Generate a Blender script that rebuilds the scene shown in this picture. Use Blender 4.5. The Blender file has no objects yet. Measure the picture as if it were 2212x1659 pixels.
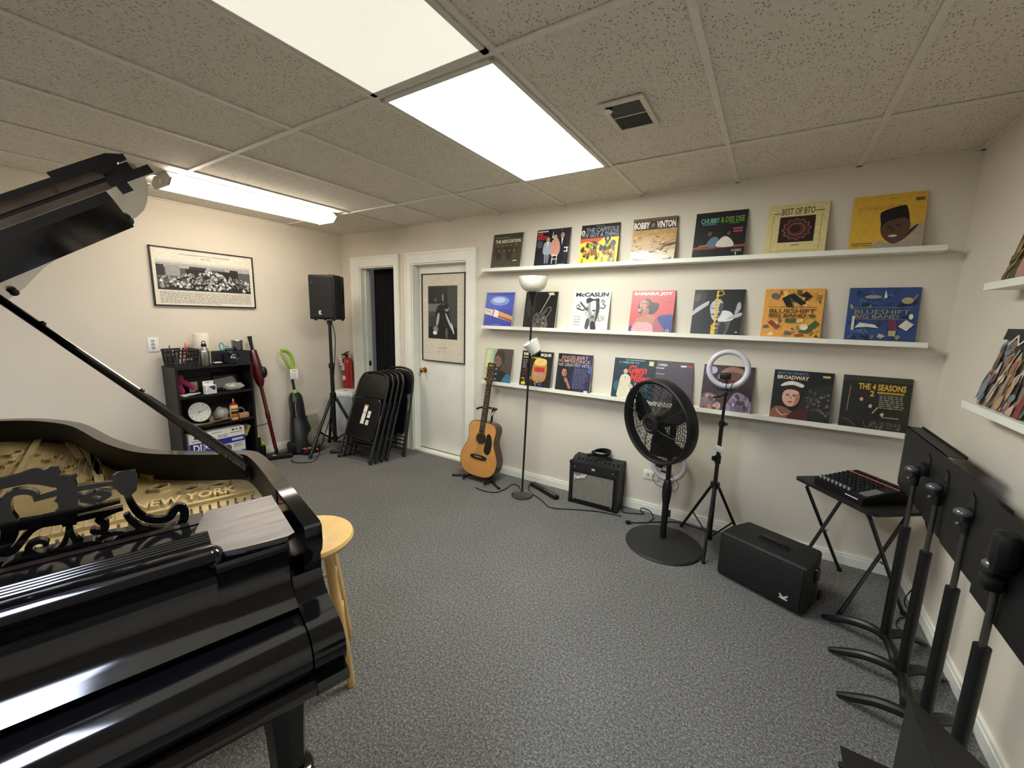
import bpy, bmesh, math, random
from mathutils import Vector, Matrix
PI = math.pi
sc = bpy.context.scene
col = sc.collection
random.seed(7)
RX = lambda a: Matrix.Rotation(math.radians(a), 3, 'X')
RY = lambda a: Matrix.Rotation(math.radians(a), 3, 'Y')
RZ = lambda a: Matrix.Rotation(math.radians(a), 3, 'Z')
I3 = Matrix.Identity(3)
H, L = 2.383, 5.224

# ---------------------------------------------------------------- materials
def lin(h):
    h = h.lstrip('#')
    o = []
    for i in (0, 2, 4):
        c = int(h[i:i+2], 16) / 255
        o.append(c / 12.92 if c <= .04045 else ((c + .055) / 1.055) ** 2.4)
    return o + [1]
_m = {}
def mat(name, h, rough=.5, metal=0, var=.06, scale=30, bump=0, bscale=None, coat=0, spec=.5, ior=None):
    if name in _m: return _m[name]
    m = bpy.data.materials.new(name); m.use_nodes = True
    nt = m.node_tree; b = nt.nodes['Principled BSDF']
    c = lin(h)
    b.inputs['Roughness'].default_value = rough
    b.inputs['Metallic'].default_value = metal
    b.inputs['Specular IOR Level'].default_value = spec
    if ior: b.inputs['IOR'].default_value = ior
    if coat:
        b.inputs['Coat Weight'].default_value = coat; b.inputs['Coat Roughness'].default_value = .08
    tc = nt.nodes.new('ShaderNodeTexCoord')
    nz = nt.nodes.new('ShaderNodeTexNoise'); nz.inputs['Scale'].default_value = scale; nz.inputs['Detail'].default_value = 4
    nt.links.new(tc.outputs['Object'], nz.inputs['Vector'])
    rp = nt.nodes.new('ShaderNodeValToRGB')
    rp.color_ramp.elements[0].position = .3; rp.color_ramp.elements[1].position = .7
    rp.color_ramp.elements[0].color = [x * (1 - var) for x in c[:3]] + [1]
    rp.color_ramp.elements[1].color = [min(1, x * (1 + var)) for x in c[:3]] + [1]
    nt.links.new(nz.outputs['Fac'], rp.inputs['Fac']); nt.links.new(rp.outputs['Color'], b.inputs['Base Color'])
    if bump:
        n2 = nt.nodes.new('ShaderNodeTexNoise'); n2.inputs['Scale'].default_value = bscale or scale * 4; n2.inputs['Detail'].default_value = 3
        nt.links.new(tc.outputs['Object'], n2.inputs['Vector'])
        bp = nt.nodes.new('ShaderNodeBump'); bp.inputs['Strength'].default_value = bump; bp.inputs['Distance'].default_value = .004
        nt.links.new(n2.outputs['Fac'], bp.inputs['Height']); nt.links.new(bp.outputs['Normal'], b.inputs['Normal'])
    _m[name] = m
    return m
def emit(name, h, s):
    if name in _m: return _m[name]
    m = bpy.data.materials.new(name); m.use_nodes = True; nt = m.node_tree
    b = nt.nodes['Principled BSDF']
    b.inputs['Base Color'].default_value = lin(h)
    b.inputs['Emission Color'].default_value = lin(h); b.inputs['Emission Strength'].default_value = s
    _m[name] = m
    return m
def ink(h):
    return mat('ink_' + h.lstrip('#'), h, .36, var=.1, scale=55)

# ---------------------------------------------------------------- mesh builder
class MB:
    def __init__(s, m=None):
        s.v, s.f, s.k, s.mats, s.cm = [], [], [], [], 0
        if m: s.use(m)
    def use(s, m):
        if m not in s.mats: s.mats.append(m)
        s.cm = s.mats.index(m); return s
    def add(s, vs, fs):
        o = len(s.v); s.v += [tuple(v) for v in vs]
        s.f += [tuple(i + o for i in f) for f in fs]; s.k += [s.cm] * len(fs); return s
    def box(s, c, sz, R=None):
        c = Vector(c); x, y, z = [a / 2 for a in sz]; R = R or I3
        vs = [c + R @ Vector((i * x, j * y, k * z)) for i in (-1, 1) for j in (-1, 1) for k in (-1, 1)]
        return s.add(vs, [(0, 1, 3, 2), (4, 6, 7, 5), (0, 4, 5, 1), (2, 3, 7, 6), (0, 2, 6, 4), (1, 5, 7, 3)])
    def b2(s, x0, y0, z0, x1, y1, z1):
        return s.box(((x0+x1)/2, (y0+y1)/2, (z0+z1)/2), (abs(x1-x0), abs(y1-y0), abs(z1-z0)))
    def rbox(s, c, sz, r=.01, R=None, seg=2):
        bm = bmesh.new(); bmesh.ops.create_cube(bm, size=1)
        for v in bm.verts: v.co = Vector((v.co.x*sz[0], v.co.y*sz[1], v.co.z*sz[2]))
        bmesh.ops.bevel(bm, geom=bm.edges[:], offset=min(r, min(sz)*.45), segments=seg, profile=.5, affect='EDGES')
        R = R or I3; c = Vector(c); bm.verts.ensure_lookup_table()
        s.add([c + R @ v.co for v in bm.verts], [[v.index for v in f.verts] for f in bm.faces]); bm.free(); return s
    def tube(s, pts, r, n=8, closed=False):
        P = [Vector(p) for p in pts]; N = len(P)
        rr = r if isinstance(r, (list, tuple)) else [r] * N
        T = []
        for i in range(N):
            a = P[(i-1) % N] if (closed or i > 0) else P[i]; b = P[(i+1) % N] if (closed or i < N-1) else P[i]
            t = (b - a); T.append(t.normalized() if t.length > 1e-9 else Vector((0, 0, 1)))
        u = T[0].orthogonal().normalized(); vs = []
        for i in range(N):
            u = (u - T[i] * u.dot(T[i]))
            u = u.normalized() if u.length > 1e-6 else T[i].orthogonal().normalized()
            w = T[i].cross(u)
            for k in range(n):
                a = 2 * PI * k / n; vs.append(P[i] + (u * math.cos(a) + w * math.sin(a)) * rr[i])
        fs = []
        for i in range(N if closed else N - 1):
            j = (i + 1) % N
            for k in range(n): fs.append((i*n+k, i*n+(k+1) % n, j*n+(k+1) % n, j*n+k))
        if not closed: fs += [tuple(range(n))[::-1], tuple((N-1)*n+k for k in range(n))]
        return s.add(vs, fs)
    def cyl(s, a, b, r0, r1=None, n=16):
        return s.tube([a, b], [r0, r0 if r1 is None else r1], n)
    def lathe(s, prof, o=(0, 0, 0), R=None, n=28, cap=True):
        R = R or I3; o = Vector(o); vs = []; fs = []
        for r, z in prof:
            for k in range(n):
                a = 2 * PI * k / n; vs.append(o + R @ Vector((r*math.cos(a), r*math.sin(a), z)))
        m = len(prof)
        for i in range(m-1):
            for k in range(n): fs.append((i*n+k, i*n+(k+1) % n, (i+1)*n+(k+1) % n, (i+1)*n+k))
        if cap:
            if prof[0][0] > 1e-5: fs.append(tuple(range(n))[::-1])
            if prof[-1][0] > 1e-5: fs.append(tuple((m-1)*n+k for k in range(n)))
        return s.add(vs, fs)
    def ext(s, poly, o, ex, ey, d):
        """prism: 2D outline in frame (o; ex, ey), pushed along d"""
        o, ex, ey, d = map(Vector, (o, ex, ey, d)); n = len(poly)
        A = [o + ex*p[0] + ey*p[1] for p in poly]; B = [a + d for a in A]
        fs = [tuple(range(n)), tuple(range(2*n-1, n-1, -1))] + [(i, i+n, (i+1) % n + n, (i+1) % n) for i in range(n)]
        area = sum(poly[i][0]*poly[(i+1) % n][1] - poly[(i+1) % n][0]*poly[i][1] for i in range(n))
        if (ex.cross(ey).dot(d) > 0) == (area > 0): fs = [f[::-1] for f in fs]
        return s.add(A + B, fs)
    def poly(s, pts): return s.add(pts, [tuple(range(len(pts)))])
    def sph(s, c, r, n=14, m=9, R=None):
        r = r if isinstance(r, (tuple, list)) else (r, r, r); R = R or I3; c = Vector(c); vs = []; fs = []
        for i in range(m+1):
            t = PI * i / m
            for k in range(n):
                a = 2*PI*k/n; vs.append(c + R @ Vector((r[0]*math.sin(t)*math.cos(a), r[1]*math.sin(t)*math.sin(a), r[2]*math.cos(t))))
        for i in range(m):
            for k in range(n): fs.append((i*n+k, (i+1)*n+k, (i+1)*n+(k+1) % n, i*n+(k+1) % n))
        return s.add(vs, fs)
    def torus(s, c, R0, r, R=None, N=40, n=10, a0=0, a1=360):
        R = R or I3; c = Vector(c); full = abs(a1-a0) >= 360
        cnt = N if full else N + 1
        pts = [c + R @ Vector((R0*math.cos(math.radians(a0+(a1-a0)*i/N)), R0*math.sin(math.radians(a0+(a1-a0)*i/N)), 0)) for i in range(cnt)]
        return s.tube(pts, r, n, closed=full)
    def ribbon(s, pts, w, o, ex, ey, d):
        """flat strip of width w along a 2D path, extruded by d"""
        P = [Vector((p[0], p[1])) for p in pts]; n = len(P); A = []; B = []
        ww = w if isinstance(w, (list, tuple)) else [w]*n
        for i in range(n):
            t = (P[min(i+1, n-1)] - P[max(i-1, 0)]); t = t.normalized() if t.length else Vector((1, 0))
            q = Vector((-t.y, t.x)) * ww[i] / 2; A.append(P[i] + q); B.append(P[i] - q)
        for i in range(n-1):
            s.ext([A[i], B[i], B[i+1], A[i+1]], o, ex, ey, d)
        return s
    def text(s, body, o, ex, ey, x0, y0, x1, y1, depth=0, bold=0, shear=0):
        o, ex, ey = map(Vector, (o, ex, ey)); nz = ex.cross(ey).normalized()
        vs, ps, bb = glyphs(body, bold, shear)
        sx = (x1-x0)/max(bb[2]-bb[0], 1e-6); sy = (y1-y0)/max(bb[3]-bb[1], 1e-6)
        A = [o + ex*(x0+(v[0]-bb[0])*sx) + ey*(y0+(v[1]-bb[1])*sy) + nz*depth for v in vs]
        s.add(A, ps)
        if depth:
            cnt = {}
            for p in ps:
                for i in range(len(p)):
                    e = (p[i], p[(i+1) % len(p)]); cnt[e] = 1
            ed = [e for e in cnt if (e[1], e[0]) not in cnt]; n = len(vs)
            s.add(A + [a - nz*depth for a in A], [(e[1], e[0], e[0]+n, e[1]+n) for e in ed])
        return s
_g = {}
def glyphs(body, bold, shear):
    k = (body, bold, shear)
    if k not in _g:
        c = bpy.data.curves.new('lettering', 'FONT'); c.body = body; c.size = 1; c.offset = bold; c.shear = shear; c.resolution_u = 2
        ob = bpy.data.objects.new('lettering', c); me = bpy.data.meshes.new_from_object(ob)
        vs = [v.co.copy() for v in me.vertices]; ps = [tuple(p.vertices) for p in me.polygons]
        fl = [p if me.polygons[i].normal.z > 0 else p[::-1] for i, p in enumerate(ps)]
        bb = (min(v.x for v in vs), min(v.y for v in vs), max(v.x for v in vs), max(v.y for v in vs))
        bpy.data.objects.remove(ob); bpy.data.curves.remove(c); bpy.data.meshes.remove(me)
        _g[k] = (vs, fl, bb)
    return _g[k]
def obj(name, mb, parent=None, m=None, loc=None, rot=None, smooth=35, label=None):
    me = bpy.data.meshes.new(name)
    me.from_pydata(mb.v, [], mb.f)
    for x in (mb.mats or [m]): me.materials.append(x)
    for p, k in zip(me.polygons, mb.k): p.material_index = k
    me.update()
    if smooth:
        me.polygons.foreach_set('use_smooth', [True]*len(me.polygons)); me.set_sharp_from_angle(angle=math.radians(smooth))
    o = bpy.data.objects.new(name, me); col.objects.link(o)
    if parent: o.parent = parent
    if loc: o.location = loc
    if rot is not None: o.rotation_euler = rot if not isinstance(rot, Matrix) else rot.to_euler()
    if label: o['label'] = label
    return o
def tag(o, label, cat, group=None, kind=None):
    o['label'] = label; o['category'] = cat
    if group: o['group'] = group
    if kind: o['kind'] = kind
    return o
def thing(name, label, cat, loc=(0, 0, 0), rot=None, group=None):
    o = bpy.data.objects.new(name, None); o.empty_display_size = .05; col.objects.link(o); o.location = loc
    if rot is not None: o.rotation_euler = rot if not isinstance(rot, Matrix) else rot.to_euler()
    return tag(o, label, cat, group)
def struct(name, mb, label=None, **k):
    o = obj(name, mb, **k); o['kind'] = 'structure'
    if label: o['label'] = label
    return o
def copy_tree(o, parent=None):
    c = o.copy(); col.objects.link(c)
    if parent: c.parent = parent
    for ch in list(o.children): copy_tree(ch, c)
    return c
def smooth_path(pts, k=4, closed=False):
    """Catmull-Rom through the points"""
    P = [Vector(p) for p in pts]; n = len(P); out = []
    for i in range(n if closed else n-1):
        if closed: p0, p1, p2, p3 = P[i-1], P[i], P[(i+1) % n], P[(i+2) % n]
        else: p0, p1, p2, p3 = P[max(i-1, 0)], P[i], P[i+1], P[min(i+2, n-1)]
        for j in range(k):
            t = j/k
            out.append(.5*((2*p1) + (p2-p0)*t + (2*p0-5*p1+4*p2-p3)*t*t + (3*p1-p0-3*p2+p3)*t**3))
    if not closed: out.append(P[-1])
    return out
def cord(name, pts, r, m, label, cat='cord'):
    o = obj(name, MB(m).tube(smooth_path(pts, 6), r, 6)); return tag(o, label, cat)

# common materials
M = dict(
 wall=mat('wall_paint', '#dbd3c4', .85, var=.02, scale=3, bump=.15, bscale=180),
 trim=mat('white_trim_paint', '#ecebe0', .45, var=.03, scale=6),
 white=mat('white_plastic', '#e6e6e0', .4, var=.02),
 black=mat('black_plastic', '#0b0b0c', .42, var=.15),
 blackm=mat('black_matte_plastic', '#111112', .62, var=.2, bump=.2, bscale=400),
 blackmetal=mat('black_painted_metal', '#0a0a0b', .35, metal=.0, var=.1, coat=.3),
 rubber=mat('black_rubber', '#0d0d0d', .8, var=.2),
 chrome=mat('chrome', '#c8c8ca', .18, metal=1, var=.04),
 steel=mat('brushed_steel', '#b5b2ab', .3, metal=1, var=.1, scale=80),
 brass=mat('polished_brass', '#b08a45', .25, metal=1, var=.1),
 red=mat('red_enamel', '#a01d18', .3, var=.05, coat=.4),
)
LB, LC, LD, LT, EXPO = 9.0, 11.0, .28, 5.8, 1.65
# ---------------------------------------------------------------- room shell
def carpet_mat():
    m = bpy.data.materials.new('grey_loop_carpet'); m.use_nodes = True; nt = m.node_tree; b = nt.nodes['Principled BSDF']
    b.inputs['Roughness'].default_value = .95; b.inputs['Specular IOR Level'].default_value = .1
    tc = nt.nodes.new('ShaderNodeTexCoord')
    def nz(s, d=3):
        n = nt.nodes.new('ShaderNodeTexNoise'); n.inputs['Scale'].default_value = s; n.inputs['Detail'].default_value = d
        nt.links.new(tc.outputs['Object'], n.inputs['Vector']); return n
    a, c, g = nz(230, 2), nz(95, 3), nz(2.2, 3)
    mx = nt.nodes.new('ShaderNodeMix'); mx.data_type = 'FLOAT'; mx.inputs[0].default_value = .4
    nt.links.new(a.outputs['Fac'], mx.inputs[2]); nt.links.new(c.outputs['Fac'], mx.inputs[3])
    rp = nt.nodes.new('ShaderNodeValToRGB'); e = rp.color_ramp.elements
    e[0].position = .34; e[0].color = lin('#3d3d3e'); e[1].position = .68; e[1].color = lin('#a6a49f')
    k = rp.color_ramp.elements.new(.5); k.color = lin('#686766')
    nt.links.new(mx.outputs[0], rp.inputs['Fac'])
    r2 = nt.nodes.new('ShaderNodeValToRGB'); r2.color_ramp.elements[0].color = (.86, .86, .86, 1); r2.color_ramp.elements[1].color = (1.1, 1.1, 1.1, 1)
    nt.links.new(g.outputs['Fac'], r2.inputs['Fac'])
    mu = nt.nodes.new('ShaderNodeMix'); mu.data_type = 'RGBA'; mu.blend_type = 'MULTIPLY'; mu.inputs[0].default_value = 1
    nt.links.new(rp.outputs['Color'], mu.inputs[6]); nt.links.new(r2.outputs['Color'], mu.inputs[7])
    nt.links.new(mu.outputs[2], b.inputs['Base Color'])
    bp = nt.nodes.new('ShaderNodeBump'); bp.inputs['Strength'].default_value = .6; bp.inputs['Distance'].default_value = .006
    nt.links.new(mx.outputs[0], bp.inputs['Height']); nt.links.new(bp.outputs['Normal'], b.inputs['Normal'])
    return m
def tile_mat():
    m = bpy.data.materials.new('fissured_ceiling_tile'); m.use_nodes = True; nt = m.node_tree; b = nt.nodes['Principled BSDF']
    b.inputs['Roughness'].default_value = .95; b.inputs['Specular IOR Level'].default_value = .1
    tc = nt.nodes.new('ShaderNodeTexCoord'); mp = nt.nodes.new('ShaderNodeMapping'); mp.inputs['Scale'].default_value = (1, .6, 1)
    nt.links.new(tc.outputs['Object'], mp.inputs['Vector'])
    v = nt.nodes.new('ShaderNodeTexVoronoi'); v.inputs['Scale'].default_value = 105; v.inputs['Randomness'].default_value = 1
    n = nt.nodes.new('ShaderNodeTexNoise'); n.inputs['Scale'].default_value = 120; n.inputs['Detail'].default_value = 4
    w = nt.nodes.new('ShaderNodeTexNoise'); w.inputs['Scale'].default_value = 30
    for q in (v, n, w): nt.links.new(mp.outputs['Vector'], q.inputs['Vector'])
    r1 = nt.nodes.new('ShaderNodeValToRGB'); r1.color_ramp.elements[0].position = .16; r1.color_ramp.elements[1].position = .3
    nt.links.new(v.outputs['Distance'], r1.inputs['Fac'])
    r3 = nt.nodes.new('ShaderNodeValToRGB'); r3.color_ramp.elements[0].position = .5; r3.color_ramp.elements[1].position = .62
    nt.links.new(w.outputs['Fac'], r3.inputs['Fac'])
    mxx = nt.nodes.new('ShaderNodeMath'); mxx.operation = 'MAXIMUM'
    nt.links.new(r1.outputs['Color'], mxx.inputs[0]); nt.links.new(r3.outputs['Color'], mxx.inputs[1])
    r2 = nt.nodes.new('ShaderNodeValToRGB'); r2.color_ramp.elements[0].position = .3; r2.color_ramp.elements[1].position = .7
    r2.color_ramp.elements[0].color = lin('#ddd5c6'); r2.color_ramp.elements[1].color = lin('#eae3d6')
    nt.links.new(n.outputs['Fac'], r2.inputs['Fac'])
    mu = nt.nodes.new('ShaderNodeMix'); mu.data_type = 'RGBA'
    nt.links.new(mxx.outputs[0], mu.inputs[0]); mu.inputs[6].default_value = lin('#8f8778'); nt.links.new(r2.outputs['Color'], mu.inputs[7])
    nt.links.new(mu.outputs[2], b.inputs['Base Color'])
    bp = nt.nodes.new('ShaderNodeBump'); bp.inputs['Strength'].default_value = .5; bp.inputs['Distance'].default_value = .004
    nt.links.new(mxx.outputs[0], bp.inputs['Height']); nt.links.new(bp.outputs['Normal'], b.inputs['Normal'])
    return m
YF = -6.2
struct('floor', MB(carpet_mat()).b2(-.2, YF-.2, -.1, L+.2, .6, 0), 'dark grey speckled loop carpet floor')
TW, X0, YB = .6096, 1.0723, -.6566
TM = tile_mat()
ce = struct('ceiling', MB(TM).b2(-.2, YF-.2, H+.006, L+.2, .2, H+.1), 'suspended ceiling of beige fissured tiles')
lights = {(3, 0), (3, 1)}          # tile cells that hold the two troffers
g = MB(mat('grid_bar_paint', '#e4dfd2', .5, var=.04))
for i in range(-2, 8):
    x = X0 + i*TW
    if -.1 < x < L: g.b2(x-.012, YF, H-.002, x+.012, 0, H+.005)
for j in range(0, 6):
    y = YB - j*2*TW
    if y > YF: g.b2(0, y-.012, H-.003, L, y+.012, H+.004)
g.b2(0, -.02, H-.002, L, 0, H+.005).b2(0, YF, H-.002, .02, 0, H+.005).b2(L-.02, YF, H-.002, L, 0, H+.005)
obj('grid', g, ce)
w = MB(M['wall']).b2(-.15, YF-.15, 0, 0, .13, H+.02)
struct('wall_left', w, 'warm off-white wall at the far left end')
D1, D2, DH1, DH2 = (.334, .91), (1.168, 1.904), 2.009, 2.012
w = MB(M['wall'])
for a, b, z0, z1 in [(-.15, D1[0], 0, H+.02), (D1[1], D2[0], 0, H+.02), (D2[1], L+.15, 0, H+.02), (D1[0], D1[1], DH1, H+.02), (D2[0], D2[1], DH2, H+.02)]:
    w.b2(a, 0, z0, b, .13, z1)
struct('wall_back', w, 'warm off-white wall with three record shelves and two doorways')
struct('wall_right', MB(M['wall']).b2(L, YF-.15, 0, L+.15, .13, H+.02), 'off-white wall at the right behind the music stands')
struct('wall_front', MB(M['wall']).b2(-.15, YF-.15, 0, L+.15, YF, H+.02))
BB = .072
def base(name, a, b, along):
    m = MB(M['trim'])
    if along == 'x': m.b2(a, -.014, 0, b, -.0005, BB).b2(a, -.018, 0, b, -.0005, BB-.02)
    return m
bb = MB(M['trim'])
for a, b in [(.014, .19), (.98, 1.08), (2.015, L-.014)]:
    bb.b2(a, -.013, 0, b, -.0004, BB).b2(a, -.017, 0, b, -.0004, BB-.018)
struct('baseboard_back', bb)
struct('baseboard_left', MB(M['trim']).b2(.0004, YF, 0, .013, -.0005, BB).b2(.0004, YF, 0, .017, -.0005, BB-.018))
struct('baseboard_right', MB(M['trim']).b2(L-.013, YF, 0, L-.0004, -.0005, BB).b2(L-.017, YF, 0, L-.0004, -.0005, BB-.018))
# door casings
def casing(name, x0, x1, zo, i0, i1, zi, label):
    m = MB(M['trim'])
    m.b2(x0, -.022, 0, i0, -.0005, zi).b2(i1, -.022, 0, x1, -.0005, zi).b2(x0, -.022, zi+.0001, x1, -.0005, zo)
    m.b2(x0-.002, -.028, 0, x0+.02, -.001, zo-.02).b2(x1-.02, -.028, 0, x1+.002, -.001, zo-.02).b2(x0-.002, -.028, zo-.0199, x1+.002, -.001, zo+.002)
    # jambs and stop
    m.b2(i0-.001, -.01, 0, i0+.014, .129, zi-.0141).b2(i1-.014, -.01, 0, i1+.001, .129, zi-.0141).b2(i0-.001, -.01, zi-.014, i1+.001, .129, zi-.0005)
    return struct(name, m, label)
t1 = casing('trim_1', .19, .985, 2.118, D1[0], D1[1], DH1, 'white casing of the narrow dark doorway')
obj('door_stop', MB(M['trim']).b2(D1[0]+.014, .05, 0, D1[0]+.028, .10, DH1-.014).b2(D1[1]-.028, .05, 0, D1[1]-.014, .10, DH1-.014), t1)
obj('strike_plate', MB(M['blackmetal']).b2(D1[0]+.028, .06, .87, D1[0]+.031, .09, .93), t1)
casing('trim_2', 1.08, 2.012, 2.118, D2[0], D2[1], DH2, 'white casing of the closed white door')
# narrow doorway: dark curtain right behind the opening
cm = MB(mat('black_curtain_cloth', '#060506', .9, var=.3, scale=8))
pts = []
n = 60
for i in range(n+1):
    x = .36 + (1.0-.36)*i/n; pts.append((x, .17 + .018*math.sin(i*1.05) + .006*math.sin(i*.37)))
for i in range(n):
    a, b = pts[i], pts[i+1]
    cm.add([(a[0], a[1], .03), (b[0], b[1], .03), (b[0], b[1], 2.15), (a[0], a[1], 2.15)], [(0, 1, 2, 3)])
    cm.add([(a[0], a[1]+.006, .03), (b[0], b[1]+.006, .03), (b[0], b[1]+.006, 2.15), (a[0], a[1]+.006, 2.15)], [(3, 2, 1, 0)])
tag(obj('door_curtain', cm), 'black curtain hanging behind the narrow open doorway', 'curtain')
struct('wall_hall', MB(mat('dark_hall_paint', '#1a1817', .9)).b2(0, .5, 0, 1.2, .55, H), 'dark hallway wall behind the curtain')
# white door with knob
dm = MB(M['trim']).rbox((1.536, .095, 1.012), (.70, .036, 1.978), .003)
d = struct('door_2', dm, 'plain white door with a framed poster and brass knob')
obj('threshold', MB(M['trim']).b2(1.183, -.012, .0, 1.889, .07, .02), d)
kn = MB(M['brass']).lathe([(.028, 0), (.03, .004), (.012, .008), (.011, .028), (.02, .034), (.027, .046), (.025, .058), (.012, .066), (0, .067)], (1.262, .077, .90), RX(90))
obj('door_knob', kn, d, label='polished brass door knob')

# ---------------------------------------------------------------- ceiling fittings
def prism_mat(name, h, s):
    m = emit(name, h, s); nt = m.node_tree; b = nt.nodes['Principled BSDF']; b.inputs['Roughness'].default_value = .3
    tc = nt.nodes.new('ShaderNodeTexCoord'); ck = nt.nodes.new('ShaderNodeTexVoronoi'); ck.inputs['Scale'].default_value = 130; ck.inputs['Randomness'].default_value = 0
    nt.links.new(tc.outputs['Object'], ck.inputs['Vector'])
    mr = nt.nodes.new('ShaderNodeMapRange'); mr.inputs[1].default_value = 0; mr.inputs[2].default_value = .7; mr.inputs[3].default_value = s*1.12; mr.inputs[4].default_value = s*.8
    nt.links.new(ck.outputs['Distance'], mr.inputs[0]); nt.links.new(mr.outputs[0], b.inputs['Emission Strength'])
    return m
def troffer(yc, label, em):
    t = thing('troffer_light', label, 'ceiling light', (X0+3.5*TW, yc, H))
    f = MB(mat('fixture_white', '#d2cfc4', .4))
    a, b = TW/2-.014, TW-.014
    f.b2(-a, -b, -.008, -a+.022, b, .004).b2(a-.022, -b, -.008, a, b, .004).b2(-a, -b, -.008, a, -b+.026, .004).b2(-a, b-.026, -.008, a, b, .004)
    obj('frame', f, t)
    obj('diffuser', MB(em).b2(-a+.0215, -b+.0255, -.006, a-.0215, b-.0255, .002), t)
    return t
troffer(YB-TW, 'bright white panel light in the ceiling nearest the record wall', prism_mat('lens_bright', '#fcfff5', LB))
troffer(YB-3*TW, 'dimmer creamy panel light cut off by the top of the picture', prism_mat('lens_dim', '#f2efdf', LD))
troffer(YB-5*TW, 'cool white fill panel added out of view in the ceiling above the camera', prism_mat('lens_fill_cool', '#dfe8ff', LC))  # added out of view to brighten the room and the piano highlights
tb_ = thing('troffer_light', 'white fill panel added out of view in the ceiling above the bass end of the piano', 'ceiling light', (X0+.5*TW, YB-7*TW, H))  # second unseen panel, added as fill so the room reads brighter
for ch in list([o for o in bpy.data.objects if o.name.startswith('troffer_light') and o is not tb_][0].children): 
    c_ = ch.copy(); col.objects.link(c_); c_.parent = tb_
    if c_.name.startswith('diffuser'):
        c_.data = c_.data.copy(); c_.data.materials[0] = prism_mat('lens_fill_side', '#fbfaf4', LB*.95)
# strip light near the left wall
t = thing('strip_light', 'long white fluorescent strip light on the ceiling near the left wall', 'ceiling light', (.83, -1.34, H))
prof = [(-.105, -.012), (-.148, -.045), (-.105, -.078), (.105, -.078), (.148, -.045), (.105, -.012)]
obj('lens', MB(prism_mat('lens_wrap', '#fff3e4', LT)).ext(prof, (0, -.60, 0), (1, 0, 0), (0, 0, 1), (0, 1.2, 0)), t, smooth=0)
obj('housing', MB(mat('fixture_white', '#d2cfc4', .4)).b2(-.10, -.61, -.0115, .10, .61, -.0005).b2(-.004, -.6, -.0800, .004, .6, -.0785), t)
for sy in (-.601, .601):
    s_ = 1 if sy > 0 else -1
    e = MB(mat('end_plate_enamel', '#b9b5aa', .45)).ext([(-.11, -.003), (-.158, -.045), (-.11, -.085), (.11, -.085), (.158, -.045), (.11, -.003)], (0, sy, 0), (1, 0, 0), (0, 0, 1), (0, s_*.012, 0))
    e.use(M['white']).cyl((0, sy+s_*.012, -.05), (0, sy+s_*.014, -.05), .017, n=12)
    obj('end_plate', e, t)
# air vent
t = thing('ceiling_vent', 'square ceiling air vent with a dark opening and loose tape', 'vent', (3.78, -1.222, H))
f = MB(mat('vent_enamel', '#d8d1c2', .5))
for a in [(-.095, -.147, -.071, .147), (.075, -.147, .095, .147), (-.0709, -.147, .0749, -.118), (-.0709, .122, .0749, .147)]:
    f.b2(a[0], a[1], -.006, a[2], a[3], .001)
f.b2(-.075, -.004, -.006, .075, 0, -.001)
obj('frame', f, t)
obj('damper', MB(mat('duct_grey', '#3a3733', .7)).b2(-.07, -.12, -.002, .078, .0, 0).use(mat('duct_dark', '#262522', .8)).b2(-.07, 0, -.002, .078, .124, 0), t)
obj('tape', MB(mat('foil_tape', '#d8d4cc', .4)).ext([(0, 0), (.022, .0), (.03, .03), (.012, .055), (-.004, .03)], (-.076, -.115, -.014), (1, 0, 0), (0, 1, .1), (0, 0, .002)), t)
# hook and scrap of tape
tag(obj('ceiling_hook', MB(M['white']).torus((1.56, -1.304, H-.03), .015, .003, RX(90), a0=-180, a1=90, N=14, n=6).cyl((1.56, -1.304, H-.015), (1.56, -1.304, H), .003, n=6)), 'small white hook under the ceiling left of the bright panel light', 'hook')
tag(obj('tape_scrap', MB(M['white']).ext([(0, 0), (.02, .002), (.022, .011), (.002, .01)], (1.54, -.0005, 2.252), (1, 0, 0), (0, 0, 1), (0, -.0015, 0))), 'tiny scrap of white tape on the wall above the white door', 'tape')
# wall plates
t = thing('phone_socket', 'white wall plate with three jacks left of the bookcase', 'wall plate', (.0006, -1.849, 1.187))
obj('plate', MB(M['white']).rbox((.003, 0, 0), (.006, .075, .122), .003), t)
for k in (-.03, 0, .03):
    obj('jack', MB(M['black']).torus((.0065, -.003, k), .008, .0022, RY(90), a0=60, a1=330, N=12, n=6).box((.0065, .003, k-.006), (.002, .012, .003)), t)
t = thing('wall_outlet', 'white wall outlet plate lying sideways beside the fan pole', 'outlet', (3.735, -.0006, .302))
obj('plate', MB(M['white']).rbox((0, -.003, 0), (.118, .006, .074), .003), t)
for k in (-.02, .02):
    s_ = MB(mat('outlet_ivory', '#cfc79a', .4)).cyl((k, -.006, 0), (k, -.0075, 0), .0155, n=18)
    s_.use(M['black']).box((k, -.0078, .004), (.009, .001, .0025)).box((k, -.0078, -.004), (.009, .001, .0025))
    obj('socket', s_, t)
t = thing('wall_vent', 'low cream return air vent on the left wall behind the tripod', 'vent', (.0006, -.475, .25))
v = MB(mat('vent_cream', '#cfc8b6', .5)).rbox((.004, 0, 0), (.008, .20, .205), .003)
obj('frame', v, t)
v = MB(mat('vent_cream_dark', '#b5ad9b', .6))
for k in range(9): v.box((.009, 0, -.066+k*.0165), (.004, .13, .009), RY(25))
obj('grille', v, t)
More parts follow.
